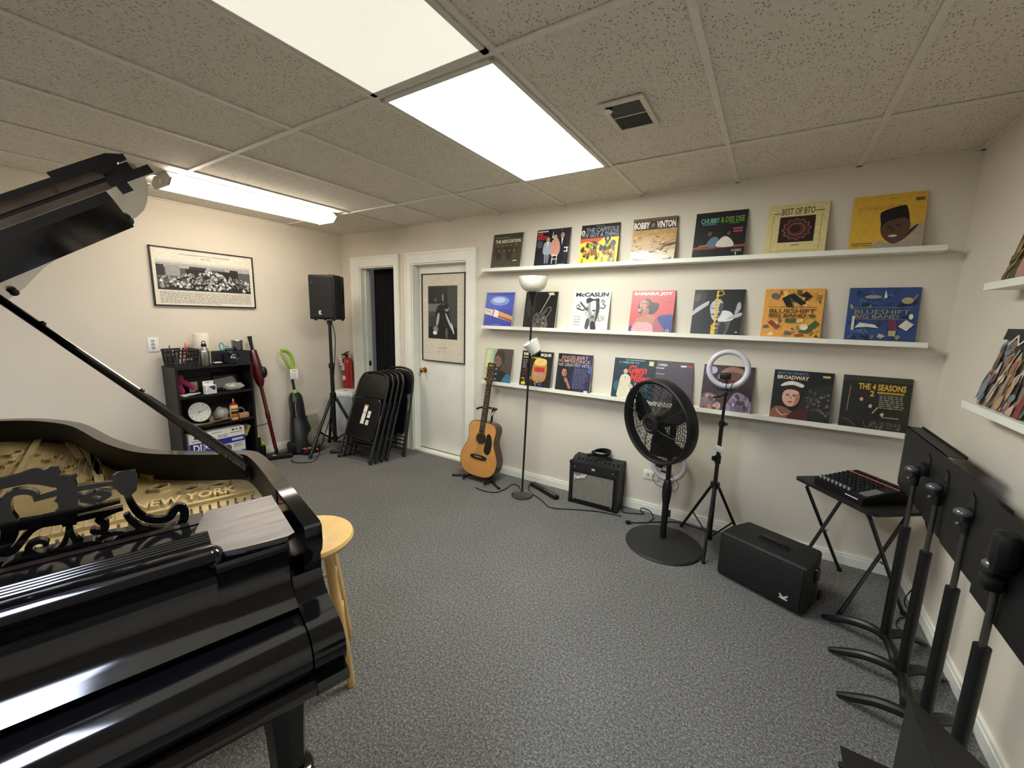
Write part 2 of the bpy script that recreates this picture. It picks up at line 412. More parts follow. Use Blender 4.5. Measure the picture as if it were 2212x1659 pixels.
# ---------------------------------------------------------------- record shelves and sleeves
SH = M['trim']
def rshelf(label, x0, x1, z):
    o = obj('record_shelf', MB(SH).b2(x0+.0005, -.0885, z-.0275, x1-.0005, -.0006, z-.006).b2(x0, -.105, z-.028, x1, -.088, z))
    return tag(o, label, 'shelf', 'white record ledges')
SZ = [1.914, 1.409, .9]
rshelf('white ledge shelf on the record wall, topmost of the three', 2.143, 5.13, SZ[0])
rshelf('white ledge shelf on the record wall, middle of the three', 2.150, 5.125, SZ[1])
rshelf('white ledge shelf on the record wall, lowest of the three', 2.158, 5.10, SZ[2])
def rshelf_r(label, y1, z):
    o = obj('record_shelf', MB(SH).b2(L-.0885, y1-1.8995, z-.0275, L-.0006, y1-.0005, z-.006).b2(L-.105, y1-1.9, z-.028, L-.088, y1, z))
    return tag(o, label, 'shelf', 'white record ledges')
rshelf_r('upper white ledge shelf on the right wall by the corner', -.689, 1.672)
rshelf_r('lower white ledge shelf on the right wall above the music stands', -.705, 1.192)
S = .308
def sleeve(name, label, base, art, edge='#d8d2c0', t=.005, x=0, y=-.062, z=0, lean=10.3, rz=0, group=None):
    """art: drawing list in a unit square, (0,0) bottom left"""
    m = MB(ink(base)).b2(-S/2, -t/2, 0, S/2, t/2, S)
    m.use(ink(edge)).b2(S/2-.0005, -t/2+.0006, .001, S/2+.0006, t/2-.0006, S-.001)
    o = Vector((-S/2, -t/2, 0)); ex, ey = Vector((S, 0, 0)), Vector((0, 0, S)); lay = 0
    for a in art:
        lay += 1; oo = o + Vector((0, -.00016*lay, 0)); k = a[0]; m.use(ink(a[-1] if k != 't' else a[6]))
        if k == 'r': m.poly([oo+ex*p+ey*q for p, q in ((a[1], a[2]), (a[3], a[2]), (a[3], a[4]), (a[1], a[4]))])
        elif k == 'e':
            r = math.radians(a[5]) if len(a) > 6 else 0; pts = []
            for i in range(20):
                c, s_ = a[3]*math.cos(i*PI/10), a[4]*math.sin(i*PI/10)
                pts.append(oo + ex*min(1, max(0, a[1]+c*math.cos(r)-s_*math.sin(r))) + ey*min(1, max(0, a[2]+c*math.sin(r)+s_*math.cos(r))))
            m.poly(pts)
        elif k == 'p': m.poly([oo+ex*p+ey*q for p, q in a[1]])
        elif k == 's':
            q = [(v.x, v.y) for v in smooth_path([(p[0], p[1], 0) for p in a[1]], 4, True)]
            m.poly([oo+ex*min(1, max(0, p))+ey*min(1, max(0, q_)) for p, q_ in q])
        elif k == 'l':  # line strip of width
            pts = a[1]
            for i in range(len(pts)-1):
                d = Vector((pts[i+1][0]-pts[i][0], pts[i+1][1]-pts[i][1])); n_ = Vector((-d.y, d.x)).normalized()*a[2]/2
                P, Q = Vector(pts[i]), Vector(pts[i+1])
                m.poly([oo+ex*v.x+ey*v.y for v in (P-n_, Q-n_, Q+n_, P+n_)])
        elif k == 't':
            op = a[7] if len(a) > 7 else {}
            m.text(a[1], oo, ex, ey, a[2], a[3], a[4], a[5], bold=op.get('b', 0), shear=op.get('s', 0))
    ob = obj(name, m, loc=(x, y, z+t*.1), rot=RZ(rz) @ RX(-lean), smooth=0)
    return tag(ob, label, 'record', group)
rnd = random.Random(3)
def blobs(n, x0, y0, x1, y1, cols, r0=.01, r1=.03, asp=1.6):
    return [('e', rnd.uniform(x0, x1), rnd.uniform(y0, y1), rnd.uniform(r0, r1), rnd.uniform(r0, r1)*asp, rnd.uniform(-30, 30), rnd.choice(cols)) for _ in range(n)]
def lines(n, x0, y0, x1, y1, c, jag=.25):
    out = []; h = (y1-y0)/n
    for i in range(n):
        xe = x1 - rnd.uniform(0, jag)*(x1-x0); yy = y1-h*(i+.5); xx = x0
        while xx < xe:
            w_ = rnd.uniform(.03, .09); out.append(('r', xx, yy-h*.22, min(xx+w_, xe), yy+h*.22, c)); xx += w_+.018
    return out
def man(x, y, s, skin, coat, hair, shirt=None, legs=None):
    o = []
    if legs: o += [('p', [(x-.07*s, y), (x-.01*s, y), (x, y+.42*s), (x-.12*s, y+.42*s)], legs), ('p', [(x+.02*s, y), (x+.08*s, y), (x+.12*s, y+.42*s), (x, y+.42*s)], legs)]
    o += [('s', [(x-.15*s, y+.36*s), (x+.15*s, y+.36*s), (x+.17*s, y+.66*s), (x+.12*s, y+.78*s), (x, y+.82*s), (x-.12*s, y+.78*s), (x-.17*s, y+.66*s)], coat)]
    if shirt: o.append(('p', [(x-.03*s, y+.8*s), (x+.03*s, y+.8*s), (x, y+.56*s)], shirt))
    o += [('e', x, y+.9*s, .075*s, .1*s, skin), ('s', [(x-.08*s, y+.9*s), (x-.075*s, y+1.0*s), (x, y+1.03*s), (x+.08*s, y+.99*s), (x+.08*s, y+.9*s), (x+.03*s, y+.97*s), (x-.04*s, y+.97*s)], hair)]
    return o
def face(x, y, w, h, skin, hair, shade, lips='#7a2a26', rot=0):
    return [('e', x, y, w, h, rot, skin), ('s', [(x+w*.35, y-h*.9), (x+w*.95, y-h*.3), (x+w*.98, y+h*.4), (x+w*.55, y+h*.2), (x+w*.5, y-h*.3)], shade),
            ('s', [(x-w*1.05, y+h*.2), (x-w*.95, y+h*.95), (x, y+h*1.2), (x+w*1.05, y+h*.9), (x+w*1.08, y+h*.1), (x+w*.75, y+h*.62), (x-w*.1, y+h*.78), (x-w*.75, y+h*.6)], hair),
            ('e', x-w*.38, y+h*.16, w*.2, h*.06, '#241812'), ('e', x+w*.34, y+h*.16, w*.2, h*.06, '#241812'),
            ('r', x-w*.6, y+h*.27, x-w*.18, y+h*.31, hair), ('r', x+w*.14, y+h*.27, x+w*.56, y+h*.31, hair),
            ('p', [(x-w*.03, y+h*.14), (x+w*.12, y-h*.2), (x-w*.12, y-h*.2)], shade), ('s', [(x-w*.3, y-h*.48), (x, y-h*.43), (x+w*.3, y-h*.48), (x, y-h*.58)], lips)]
T_, Mi, Lo = 'records on the top ledge', 'records on the middle ledge', 'records on the lowest ledge'
z0, z1, z2 = SZ[0]-.0055, SZ[1]-.0055, SZ[2]-.0055
def row(xl): return xl + S/2
# ---- top ledge
dk = '#4a4433'
art = [('r', 0, .86, 1, 1, '#3f4030'), ('r', .06, .885, .55, .9, '#8d8a70'), ('t', 'THE ASSOCIATION', .08, .73, .93, .83, '#e8e6d2', {'b': .02})]
for i, x in enumerate([.18, .33, .48, .63, .8]): art += man(x, .22, .5, '#6d6245', ['#3a3527', '#433d2c', '#39342a'][i % 3], '#2b271d')
for i, x in enumerate([.25, .42, .6, .76]): art += man(x, .0+.1, .46, '#75684a', ['#332f22', '#4e4735'][i % 2], '#2a261c')
art += [('r', .75, .2, .87, .225, '#d8d4c0'), ('t', 'AND THEN ALONG COMES THE ASSOCIATION', .15, .03, .86, .062, '#a79c6c')]
sleeve('record_sleeve', 'dark olive brown record sleeve with cream title, first on the top ledge', dk, art, x=row(2.215), z=z0, group=T_)
art = [('r', 0, .0, 1, .3, '#1c1f29'), ('r', .5, .25, 1, 1, '#2d2430'), ('r', .02, .93, .34, .965, '#cfc9c0'), ('t', 'INK', .03, .83, .2, .92, '#d63b32', {'b': .03}), ('t', 'SPOTS', .03, .72, .36, .82, '#d63b32', {'b': .03}),
       ('e', .12, .6, .09, .1, '#4a505a'), ('p', [(.47, .75), (.49, .95), (.51, .75)], '#e8e2d0'), ('p', [(.73, .8), (.745, .99), (.76, .8)], '#e8e2d0')]
art += man(.36, .08, .72, '#a98b78', '#9aa1ab', '#1e1a18', '#e4e4e4', '#747d8c') + man(.78, .1, .8, '#b08a76', '#1d1b26', '#15120f', '#e9e9e9', '#17161e')
art += [('s', [(.48, .3), (.7, .3), (.74, .5), (.66, .72), (.56, .74), (.47, .62)], '#c48f7d'), ('e', .57, .77, .05, .065, '#c79f8c'), ('r', .53, .06, .55, .3, '#d9d5ca'), ('r', .66, .06, .68, .3, '#d9d5ca'), ('r', .52, .17, .69, .19, '#d9d5ca'), ('r', .52, .27, .69, .3, '#d9d5ca'),
        ('r', .86, .46, .97, .49, '#d8d8d0'), ('r', .86, .36, .97, .39, '#d8d8d0'), ('r', .93, .38, .96, .48, '#d8d8d0'), ('r', .69, .02, .93, .05, '#9a98a0')]
sleeve('record_sleeve', 'black and purple record sleeve with red title and three singers round a stool', '#16141c', art, x=row(2.66), z=z0, group=T_)
art = [('r', 0, 0, 1, .66, '#e7d44a'), ('r', 0, .66, 1, 1, '#15161a'), ('p', [(0, .54), (0, .66), (.62, .66), (.42, .5), (.2, .58)], '#d0583f'), ('e', .055, .81, .05, .065, '#f0eee6'), ('e', .055, .81, .028, .038, '#d0583f'),
       ('t', 'THE CAPITOLS', .13, .8, .97, .92, '#8f94a4', {'b': .03}), ('t', 'WE GOT A THING', .02, .68, .98, .79, '#8f94a4', {'b': .03}), ('r', .38, .95, .6, .965, '#a3713a'), ('e', .72, .62, .075, .075, '#1b1b1e'), ('t', '8', .69, .58, .75, .67, '#e8e8e0'), ('e', .87, .5, .07, .075, '#4d5670')]
for k in range(30):
    x, y = rnd.uniform(.05, .92), rnd.uniform(.02, .36); c_ = rnd.choice(['#3a2d1c', '#5d7a3c', '#a63a2e', '#2f3d52', '#7d5a2a', '#1f1c18', '#c98a38'])
    art += [('e', x, y+.1, .018, .022, '#5b3a24'), ('s', [(x-.03, y), (x+.02, y), (x+.035, y+.06), (x, y+.09), (x-.04, y+.06)], c_)]
art += blobs(22, .2, .36, .75, .55, ['#7d3a2c', '#48525f', '#8c9a4a', '#d9d2b0', '#2a2622'], .012, .035)
art += [('l', [(.15, .4), (.25, .52), (.4, .44), (.5, .5), (.66, .38), (.7, .5)], .012, '#1d1a17')]
sleeve('record_sleeve', 'yellow and red record sleeve with grey title over cartoon dancers', '#e7d44a', art, edge='#17171a', x=row(3.06), z=z0, group=T_)
art = [('r', 0, .86, 1, 1, '#5b452f'), ('r', 0, 0, 1, .26, '#cbbfa8'), ('r', 0, .26, 1, .4, '#b69b72'), ('r', 0, .6, 1, .74, '#b58a4f'), ('r', 0, .4, 1, .6, '#c29a63')]
art += blobs(70, .02, .2, .98, .82, ['#a97c42', '#c9a36d', '#8f6a3a', '#d2b88a', '#b88f58'], .02, .06, .35) + [('r', .02, .75, .98, .93, '#3c2c20'), ('r', 0, .93, 1, 1, '#6a5034'), ('e', .3, .12, .28, .09, '#ddd6c8'), ('e', .62, .07, .3, .06, '#d5ccb8'), ('p', [(.72, .33), (1, .38), (1, .42), (.74, .37)], '#5b5348')]
art += [('t', 'BOBBY', .03, .755, .39, .915, '#f2efe4', {'b': .03}), ('t', 'VINTON', .55, .755, .97, .915, '#f2efe4', {'b': .03}), ('r', .42, .76, .53, .91, '#262024'), ('e', .47, .83, .035, .05, '#8a6a55'), ('r', .76, .02, .95, .035, '#6e5f45')]
sleeve('record_sleeve', 'sandy brown record sleeve with white title above a wheat field', '#c29a63', art, edge='#efece0', x=row(3.47), z=z0, group=T_)
art = [('t', 'CHUBBY', .11, .76, .48, .87, '#6db6a4', {'b': .02}), ('t', '& DEE DEE', .5, .76, .95, .88, '#6f9a3a', {'b': .02}), ('r', .15, .725, .42, .745, '#478a80'), ('r', .66, .725, .86, .745, '#4d7a2f'), ('r', .76, .6, .93, .63, '#b14c68'), ('r', .76, .54, .93, .57, '#b14c68'),
       ('p', [(0, .2), (1, .22), (1, .27), (0, .25)], '#8d4a3c'), ('s', [(.27, .28), (.42, .25), (.5, .4), (.42, .46), (.33, .42)], '#5d7488'), ('s', [(.46, .25), (.78, .24), (.74, .38), (.62, .46), (.52, .4)], '#d8cfc2'), ('e', .31, .54, .045, .06, '#6b4534'), ('s', [(.25, .5), (.26, .62), (.34, .63), (.35, .56), (.3, .58)], '#1c1410'), ('e', .68, .53, .04, .055, '#6b4534'), ('s', [(.63, .5), (.63, .6), (.73, .6), (.73, .5), (.68, .57)], '#15100d'),
       ('p', [(.1, .25), (.3, .27), (.3, .3), (.12, .28)], '#a8766a'), ('r', 0, 0, 1, .2, '#141416'), ('r', 0, .19, .44, .2, '#555555'), ('t', 'CAMEO', .76, .12, .95, .17, '#dcdcd4'), ('e', .85, .08, .012, .03, '#dcdcd4')]
sleeve('record_sleeve', 'black record sleeve with green title above two people in a car', '#16171c', art, x=row(3.895), z=z0, group=T_)
art = [('r', .09, .07, .12, .075, '#8d7a48')]
for q in [(.1, .07, .9, .076), (.1, .79, .28, .796), (.1, .07, .106, .8), (.894, .07, .9, .8)]: art.append(('r',)+q+('#8d7d4c',))
art += [('t', 'BEST OF BTO', .24, .79, .78, .92, '#54452a', {'b': .012}), ('r', .1, .82, .23, .835, '#54452a'), ('r', .79, .83, .93, .845, '#54452a'), ('r', .22, .24, .8, .75, '#2b1a1b'), ]
gear = []
for i in range(48):
    a = 2*PI*i/48; r = .215 if (i % 4) in (0, 1) else .185; gear.append((.51+r*1.12*math.cos(a), .495+r*math.sin(a)))
art += [('p', gear, '#a0695c'), ('p', [(.51+(p-.51)*.93, .495+(q-.495)*.93) for p, q in gear], '#4a2826'), ('e', .51, .495, .14, .125, '#a0695c'), ('e', .51, .495, .128, .113, '#5b302c'), ('e', .49, .5, .09, .08, '#35201f'), ('r', .45, .17, .58, .19, '#8b7a4e')]
sleeve('record_sleeve', 'cream record sleeve with a dark square and a cogwheel emblem', '#d9cb93', art, edge='#cfc38c', x=row(4.313), z=z0, group=T_)
art = [('t', 'FATS DOMINO SWINGS', .07, .73, .68, .80, '#c48a28', {'b': .015}), ('r', .5, .915, .6, .925, '#8a7a3a'), ('r', .85, .84, .97, .9, '#6d6230'), ('r', .04, .115, .33, .14, '#8a7a36'), ('r', .04, .08, .33, .1, '#8a7a36'),
       ('s', [(.3, .0), (.98, .0), (.99, .42), (.86, .4), (.76, .28), (.55, .12), (.42, .16)], '#aea391'), ('s', [(.66, .12), (.82, .34), (.93, .42), (.78, .2)], '#3c332c'), ('s', [(.6, .1), (.72, .16), (.82, .38), (.74, .62), (.5, .6), (.42, .44), (.46, .24)], '#5e4334'), ('s', [(.44, .42), (.4, .62), (.44, .7), (.7, .78), (.76, .72), (.8, .5), (.72, .56), (.5, .5)], '#1c1618'), ('e', .54, .4, .04, .014, '#1e1512'), ('e', .66, .42, .04, .014, '#1e1512'), ('e', .59, .34, .03, .04, '#4a3226'), ('e', .6, .24, .06, .02, '#d8cdbb')]
sleeve('record_sleeve', 'mustard yellow record sleeve with a smiling man, last on the top ledge', '#dcb043', art, edge='#c9a03a', x=row(4.73), z=z0, group=T_)
# ---- middle ledge
art = [('r', 0, 0, 1, .5, '#2c3f9c'), ('e', .5, .75, .34, .14, '#7d8fd0'), ('e', .48, .77, .22, .08, '#b5c0e6'), ('r', 0, .92, 1, .96, '#2a3a86'), ('p', [(0, .36), (0, .53), (.35, .48), (1, .3), (1, .12), (.4, .28)], '#d9c8c0'), ('p', [(.3, .3), (.34, .5), (.5, .45), (.48, .25)], '#e6dcd8'), ('p', [(.5, .27), (.52, .445), (1, .3), (1, .14)], '#cf9a55'), ('p', [(.5, .27), (.5, .32), (1, .2), (1, .12)], '#96464a'), ('p', [(.29, .31), (.33, .49), (.36, .48), (.32, .3)], '#7a3540'), ('l', [(.05, .44), (.1, .48), (.12, .42), (.18, .45), (.22, .4)], .012, '#4a3b3c'), ('r', .3, .04, .58, .055, '#8a93c2')]
sleeve('record_sleeve', 'bright blue record sleeve with a slanting tan and brown cylinder, first on the middle ledge', '#3a50b4', art, edge='#e8e2c8', t=.009, x=row(2.145), z=z1, group=Mi)
art = [('e', .2, .6, .14, .3, '#3b3b3e'), ('l', [(.5, .38), (.78, .93)], .03, '#cfcac0'), ('p', [(.7, .97), (.74, .9), (.9, .91), (.86, .98)], '#d8cfb2'), ('l', [(.53, .33), (.7, .55), (.82, .58), (.84, .5), (.66, .2)], .022, '#8f8c88'), ('l', [(.58, .34), (.72, .5)], .016, '#b5b2ac'), ('s', [(.3, 0), (.74, 0), (.74, .25), (.66, .36), (.5, .42), (.36, .4), (.3, .25)], '#6d645f')]
art += blobs(40, .32, .02, .72, .38, ['#8a817c', '#4c4643', '#a29a94', '#2f2b2a'], .01, .025)
sleeve('record_sleeve', 'black record sleeve with a grey trombone in a hat behind the lamp pole', '#131314', art, edge='#e5dcc0', t=.010, x=row(2.57), z=z1, group=Mi)
art = [('t', 'McCASLIN', .06, .86, .95, .97, '#17181a', {'b': .05}), ('s', [(.52, .1), (.66, .12), (.72, .3), (.76, .55), (.7, .74), (.58, .78), (.45, .72), (.42, .5), (.5, .3)], '#9a9a98'), ('s', [(.52, .5), (.5, .7), (.6, .76), (.64, .6), (.6, .4)], '#dcdcd8'), ('s', [(.66, .2), (.74, .5), (.72, .72), (.64, .78), (.66, .5)], '#3a3a3a'), ('s', [(.4, .68), (.36, .78), (.44, .84), (.56, .8), (.7, .82), (.72, .7), (.6, .76), (.48, .72)], '#333335'), ('e', .6, .5, .05, .02, '#1c1c1c'), ('e', .58, .34, .05, .02, '#2a2a2a'), ('l', [(.12, .56), (.3, .5), (.44, .58)], .035, '#3c3c3c'), ('l', [(.2, .72), (.32, .6), (.44, .5)], .05, '#555555'), ('l', [(.1, .58), (.16, .66), (.22, .6), (.14, .54)], .02, '#2a2a2a'), ('l', [(.76, .58), (.86, .55), (.9, .62), (.82, .68)], .03, '#4a4a4a'), ('l', [(.78, .7), (.8, .78), (.86, .74), (.82, .66)], .025, '#4a4a4a'), ('l', [(.38, .55), (.4, .4), (.5, .3), (.72, .29)], .014, '#555555'), ('s', [(.4, .05), (.48, .02), (.52, .2), (.48, .3), (.42, .26)], '#4c4c4c'), ('s', [(.56, .02), (.7, .02), (.66, .2), (.56, .22)], '#2b2b2b'), ('t', 'BLOW.', .73, .22, .9, .38, '#55534c')]
for yy in (.33, .26, .19, .12): art.append(('l', [(.05, yy), (.09, yy+.03), (.12, yy), (.16, yy+.025), (.2, yy-.005), (.27, yy+.015)], .008, '#4a4a44'))
sleeve('record_sleeve', 'white record sleeve with bold black title and an ink portrait', '#e9e9da', art, x=row(3.02), z=z1, group=Mi)
art = [('t', 'SAMARA JOY', .05, .87, .95, .96, '#f3ece4', {'b': .05}), ('s', [(.62, 0), (1, 0), (1, .4), (.82, .42), (.66, .36)], '#2e3d86'), ('s', [(0, 0), (.1, 0), (.12, .14), (0, .12)], '#2e3d86'), ('s', [(.2, .48), (.18, .66), (.26, .78), (.42, .8), (.5, .72), (.64, .7), (.66, .58), (.58, .46), (.44, .42), (.3, .42)], '#2a1d1c'), ('s', [(.12, .04), (.62, .04), (.64, .3), (.56, .4), (.42, .44), (.32, .38), (.2, .36), (.12, .24)], '#b07460'), ('s', [(.28, .4), (.42, .42), (.44, .56), (.3, .54)], '#a0644f'), ('e', .31, .66, .105, .125, 20, '#b47a62'), ('s', [(.36, .56), (.42, .62), (.42, .74), (.38, .74)], '#8c5643'), ('e', .27, .685, .028, .009, '#2b1712'), ('e', .35, .69, .028, .009, '#2b1712'), ('e', .28, .6, .03, .014, '#a33c3e'), ('e', .22, .53, .03, .035, '#e8d9c8'), ('e', .22, .535, .018, .022, '#c1453e'), ('s', [(.1, 0), (.56, 0), (.52, .2), (.3, .24), (.14, .2)], '#d99aa0'), ('s', [(.6, 0), (.86, 0), (.74, .2), (.6, .34)], '#a5545e'), ('e', .91, .045, .035, .04, '#e8dfd6'), ('e', .91, .045, .026, .03, '#2e3d86')]
for k in range(6): art.append(('l', [(.15+.07*k, .01), (.17+.065*k, .2)], .008, '#c78790'))
art += [('l', [(.65, .8), (.75, .77), (.82, .8)], .006, '#a8383f'), ('l', [(.75, .74), (.9, .72)], .006, '#a8383f')]
sleeve('record_sleeve', 'coral red record sleeve with white title and a woman in pink', '#c8474b', art, edge='#b7a9a4', x=row(3.495), z=z1, group=Mi)
art = [('s', [(.0, .55), (.0, .95), (.2, .96), (.26, .84), (.14, .62)], '#38383a'), ('s', [(.02, .74), (.03, .9), (.12, .9), (.12, .78)], '#515153'), ('s', [(.5, 0), (.7, 0), (.78, .34), (.68, .46), (.56, .4), (.5, .2)], '#55555a'), ('s', [(.56, .0), (.66, 0), (.7, .2), (.6, .3)], '#2c2c2e'), ('s', [(.55, .3), (.82, .34), (.78, .5), (.62, .54), (.55, .45)], '#d6d6d8'), ('s', [(.72, .34), (.96, .42), (.96, .5), (.76, .42)], '#b5b5b8'), ('s', [(.84, .48), (.9, .5), (.95, .6), (.93, .72), (.88, .7), (.86, .6)], '#a9a9ac'), ('s', [(.0, .42), (.1, .5), (.3, .66), (.36, .74), (.28, .74), (.08, .6), (.0, .5)], '#b9b9bb'), ('s', [(.38, .44), (.44, .33), (.54, .36), (.59, .5), (.6, .66), (.55, .78), (.41, .77), (.35, .62)], '#bdbdbf'), ('s', [(.5, .36), (.58, .46), (.6, .66), (.54, .7), (.52, .5)], '#4a4a4c'), ('s', [(.32, .64), (.34, .82), (.46, .9), (.6, .84), (.62, .68), (.56, .76), (.42, .76)], '#1a1a1b'), ('l', [(.36, .6), (.46, .58), (.56, .61)], .012, '#2a2a2a'), ('e', .42, .45, .045, .012, '#3c3c3c')]
art += [('r', .455, .0, .49, .98, '#d9b32c'), ('r', .41, .0, .47, .22, '#d9b32c'), ('l', [(.47, .96), (.56, .98), (.6, .9), (.5, .85)], .016, '#d9b32c')]
art += [('r', .43+.02*(k % 2), .05+k*.09, .51+.02*(k % 3), .068+k*.09, '#e9cf62') for k in range(10)] + [('r', .89, .06, .93, .085, '#d8c98a')]
sleeve('record_sleeve', 'black and white photo sleeve split by a yellow clarinet', '#19191b', art, x=row(3.93), z=z1, group=Mi)
def band(base, seed, cols, tc, em):
    r = random.Random(seed); a = []
    for k in range(46):
        x, y = r.uniform(.05, .95), r.choice([r.uniform(.05, .36), r.uniform(.62, .93)]); w_, h_ = r.uniform(.02, .08), r.uniform(.012, .05); t_ = r.uniform(0, PI)
        c_, s_ = math.cos(t_), math.sin(t_)
        a.append(('p', [(min(.97, max(.03, x+p*c_-q*s_)), min(.97, max(.03, y+p*s_+q*c_))) for p, q in ((-w_, -h_), (w_, -h_*.6), (w_*.8, h_), (-w_*.6, h_*.7))], r.choice(cols)))
    a += [('t', 'BLUESHIFT', .11, .5, .88, .585, tc, {'b': .01}), ('t', 'BIG BAND', .11, .42, .74, .49, tc, {'b': .02}), ('e', .83, .455, .055, .03, em), ('r', .1, .4, .88, .408, tc), ('r', .08, .62, .9, .628, tc)]
    return a
a1 = band('#dda04a', 5, ['#caa05c', '#8d4a30', '#e6cf9c', '#4a5a3a', '#c98f3e', '#8f7a52', '#5f5a58', '#d9a75a', '#e9bd6b'], '#4a3a20', '#4a5a3a')
a1 += [('p', [(.3, .8), (.4, .86), (.5, .64), (.4, .62)], '#1d1b1a'), ('p', [(.38, .86), (.62, .66), (.72, .7), (.5, .9)], '#1d1b1a'), ('p', [(.6, .84), (.7, .94), (.8, .84), (.66, .7), (.7, .82)], '#1d1b1a'), ('r', .4, .31, .48, .39, '#3f5c38'), ('r', .49, .31, .57, .39, '#3f5c38'), ('p', [(.62, .12), (.8, .1), (.96, .3), (.9, .36), (.74, .2)], '#3f5f3c'), ('e', .72, .22, .07, .06, '#e3d7b5'), ('p', [(.1, .3), (.26, .16), (.3, .24), (.16, .36)], '#8d3c2c'), ('e', .18, .85, .07, .06, '#5e6570'), ('p', [(.9, .03), (.94, .08), (.97, .03)], '#3a3226'), ('e', .46, .1, .06, .04, '#5b6571')]
sleeve('record_sleeve', 'orange record sleeve with brown lettering across cut-paper shapes', '#dda04a', a1, edge='#c28a3c', x=row(4.35), z=z1, group=Mi)
a2 = band('#2f4a7d', 6, ['#8f8a80', '#1f2c4c', '#5a6f9a', '#b5a98c', '#3a3350', '#6b6a76', '#26406e', '#46608f', '#1f3054'], '#8d8a72', '#26345a')
a2 += [('p', [(.74, .28), (.84, .4), (.95, .32), (.86, .2)], '#cfccc0'), ('e', .9, .46, .03, .05, '#d6d3c6'), ('p', [(.13, .24), (.2, .34), (.42, .3), (.48, .24), (.3, .26)], '#d5d0c2'), ('r', .62, .1, .72, .2, '#b0a884'), ('e', .83, .75, .08, .06, '#a89f78'), ('p', [(.6, .22), (.74, .24), (.7, .4), (.58, .36)], '#6d3350'), ('p', [(.5, .8), (.52, .95), (.55, .8)], '#dcd8cc'), ('p', [(.08, .2), (.12, .2), (.12, .46), (.08, .46)], '#c9c5b8'), ('e', .35, .82, .12, .035, '#9d978a')]
sleeve('record_sleeve', 'navy blue record sleeve with faded lettering across cut-paper shapes, last on the middle ledge', '#2f4a7d', a2, edge='#26406e', x=row(4.773), z=z1, group=Mi)
# ---- lowest ledge
art = [('r', 0, 0, .4, 1, '#b3bd8c'), ('r', .05, .4, .2, .95, '#c9cfa2'), ('r', .3, .3, .42, .95, '#7fa59a'), ('s', [(.36, .0), (.95, 0), (1, .5), (.98, 1), (.5, 1), (.4, .8)], '#4f4540'), ('s', [(.1, 0), (.9, 0), (.95, .15), (.7, .34), (.4, .3), (.2, .2)], '#24262b'), ('s', [(.7, 0), (1, 0), (.98, .2), (.82, .25)], '#3d6f8c'), ('e', .48, .6, .13, .22, 8, '#7a5a48'), ('s', [(.36, .66), (.4, .88), (.6, .95), (.72, .8), (.7, .55), (.6, .7), (.44, .8)], '#3a2f28'), ('s', [(.38, .46), (.46, .32), (.6, .36), (.64, .5), (.5, .44)], '#3d3028'), ('e', .42, .64, .03, .01, '#241a14'), ('e', .42, .47, .05, .015, '#5a3a30')]
sleeve('record_sleeve', 'green and brown photo sleeve of a bearded man behind the guitar headstock', '#8f9a72', art, t=.007, x=row(2.145), z=z2, group=Lo)
art = [('t', 'DISCOTHEQUE', .05, .86, .93, .95, '#f0efe8', {'b': .04}), ('r', .05, .8, .35, .83, '#c9b52e'), ('r', .38, .8, .6, .83, '#c9b52e')]
art += lines(8, .06, .5, .24, .76, '#8a8a80') + [('s', [(.42, .18), (.8, .18), (.84, .6), (.76, .72), (.48, .72), (.4, .6)], '#c98a3a'), ('s', [(.46, .62), (.78, .62), (.8, .78), (.5, .8)], '#e8c87a'), ('r', .45, .42, .78, .55, '#c9342c'), ('r', .45, .2, .76, .42, '#c79a7c'), ('e', .6, .72, .1, .06, '#efc46a'), ('l', [(.08, .4), (.2, .5), (.16, .34), (.08, .3)], .014, '#8a4030'), ('l', [(.05, .2), (.14, .22), (.16, .1)], .02, '#d9a92c'), ('r', .07, .03, .2, .1, '#e2c22e'), ('l', [(.56, .02), (.5, .1), (.6, .12), (.56, .2)], .02, '#e2c22e'), ('r', .62, .04, .74, .14, '#3a4a9c'), ('s', [(.3, .18), (.4, .2), (.36, .3)], '#6d7a52')]
sleeve('record_sleeve', 'black record sleeve with white title and a glowing jukebox behind the lamp', '#121213', art, t=.009, x=row(2.55), z=z2, group=Lo)
art = [('s', [(.45, .1), (1, .1), (1, .9), (.6, .9)], '#26284c'), ('e', .95, .62, .05, .12, '#4a5a9a'), ('t', 'ENGELBERT', .12, .86, .87, .95, '#c7a08c', {'b': .005}), ('t', 'HUMPERDINCK', .02, .76, .95, .85, '#c7a08c', {'b': .005}), ('t', 'HIS GREATEST HITS', .04, .66, .92, .74, '#c9c3d0', {})]
art += [('s', [(.04, 0), (.5, 0), (.46, .16), (.34, .3), (.2, .34), (.1, .24)], '#0c0c12'), ('s', [(.12, .44), (.12, .58), (.2, .66), (.32, .62), (.33, .5), (.22, .56)], '#0d0a0c'), ('e', .23, .48, .075, .11, 10, '#b07a62'), ('s', [(.25, .4), (.3, .5), (.29, .56), (.26, .5)], '#7a4a3c'), ('e', .2, .5, .02, .007, '#2a1712'), ('e', .26, .5, .02, .007, '#2a1712'), ('e', .225, .425, .022, .008, '#6a2a26'), ('s', [(.26, .36), (.32, .34), (.4, .2), (.46, .08), (.4, .06), (.32, .2), (.25, .28)], '#a06c58'), ('l', [(.24, .4), (.29, .33)], .018, '#3a3a40')] + lines(12, .52, .08, .95, .62, '#6d6f8c', .35) + [('r', .86, .0, .97, .05, '#d0d0c8')]
sleeve('record_sleeve', 'dark navy record sleeve with copper lettering and a man holding a microphone', '#141424', art, t=.008, x=row(2.905), z=z2, group=Lo)
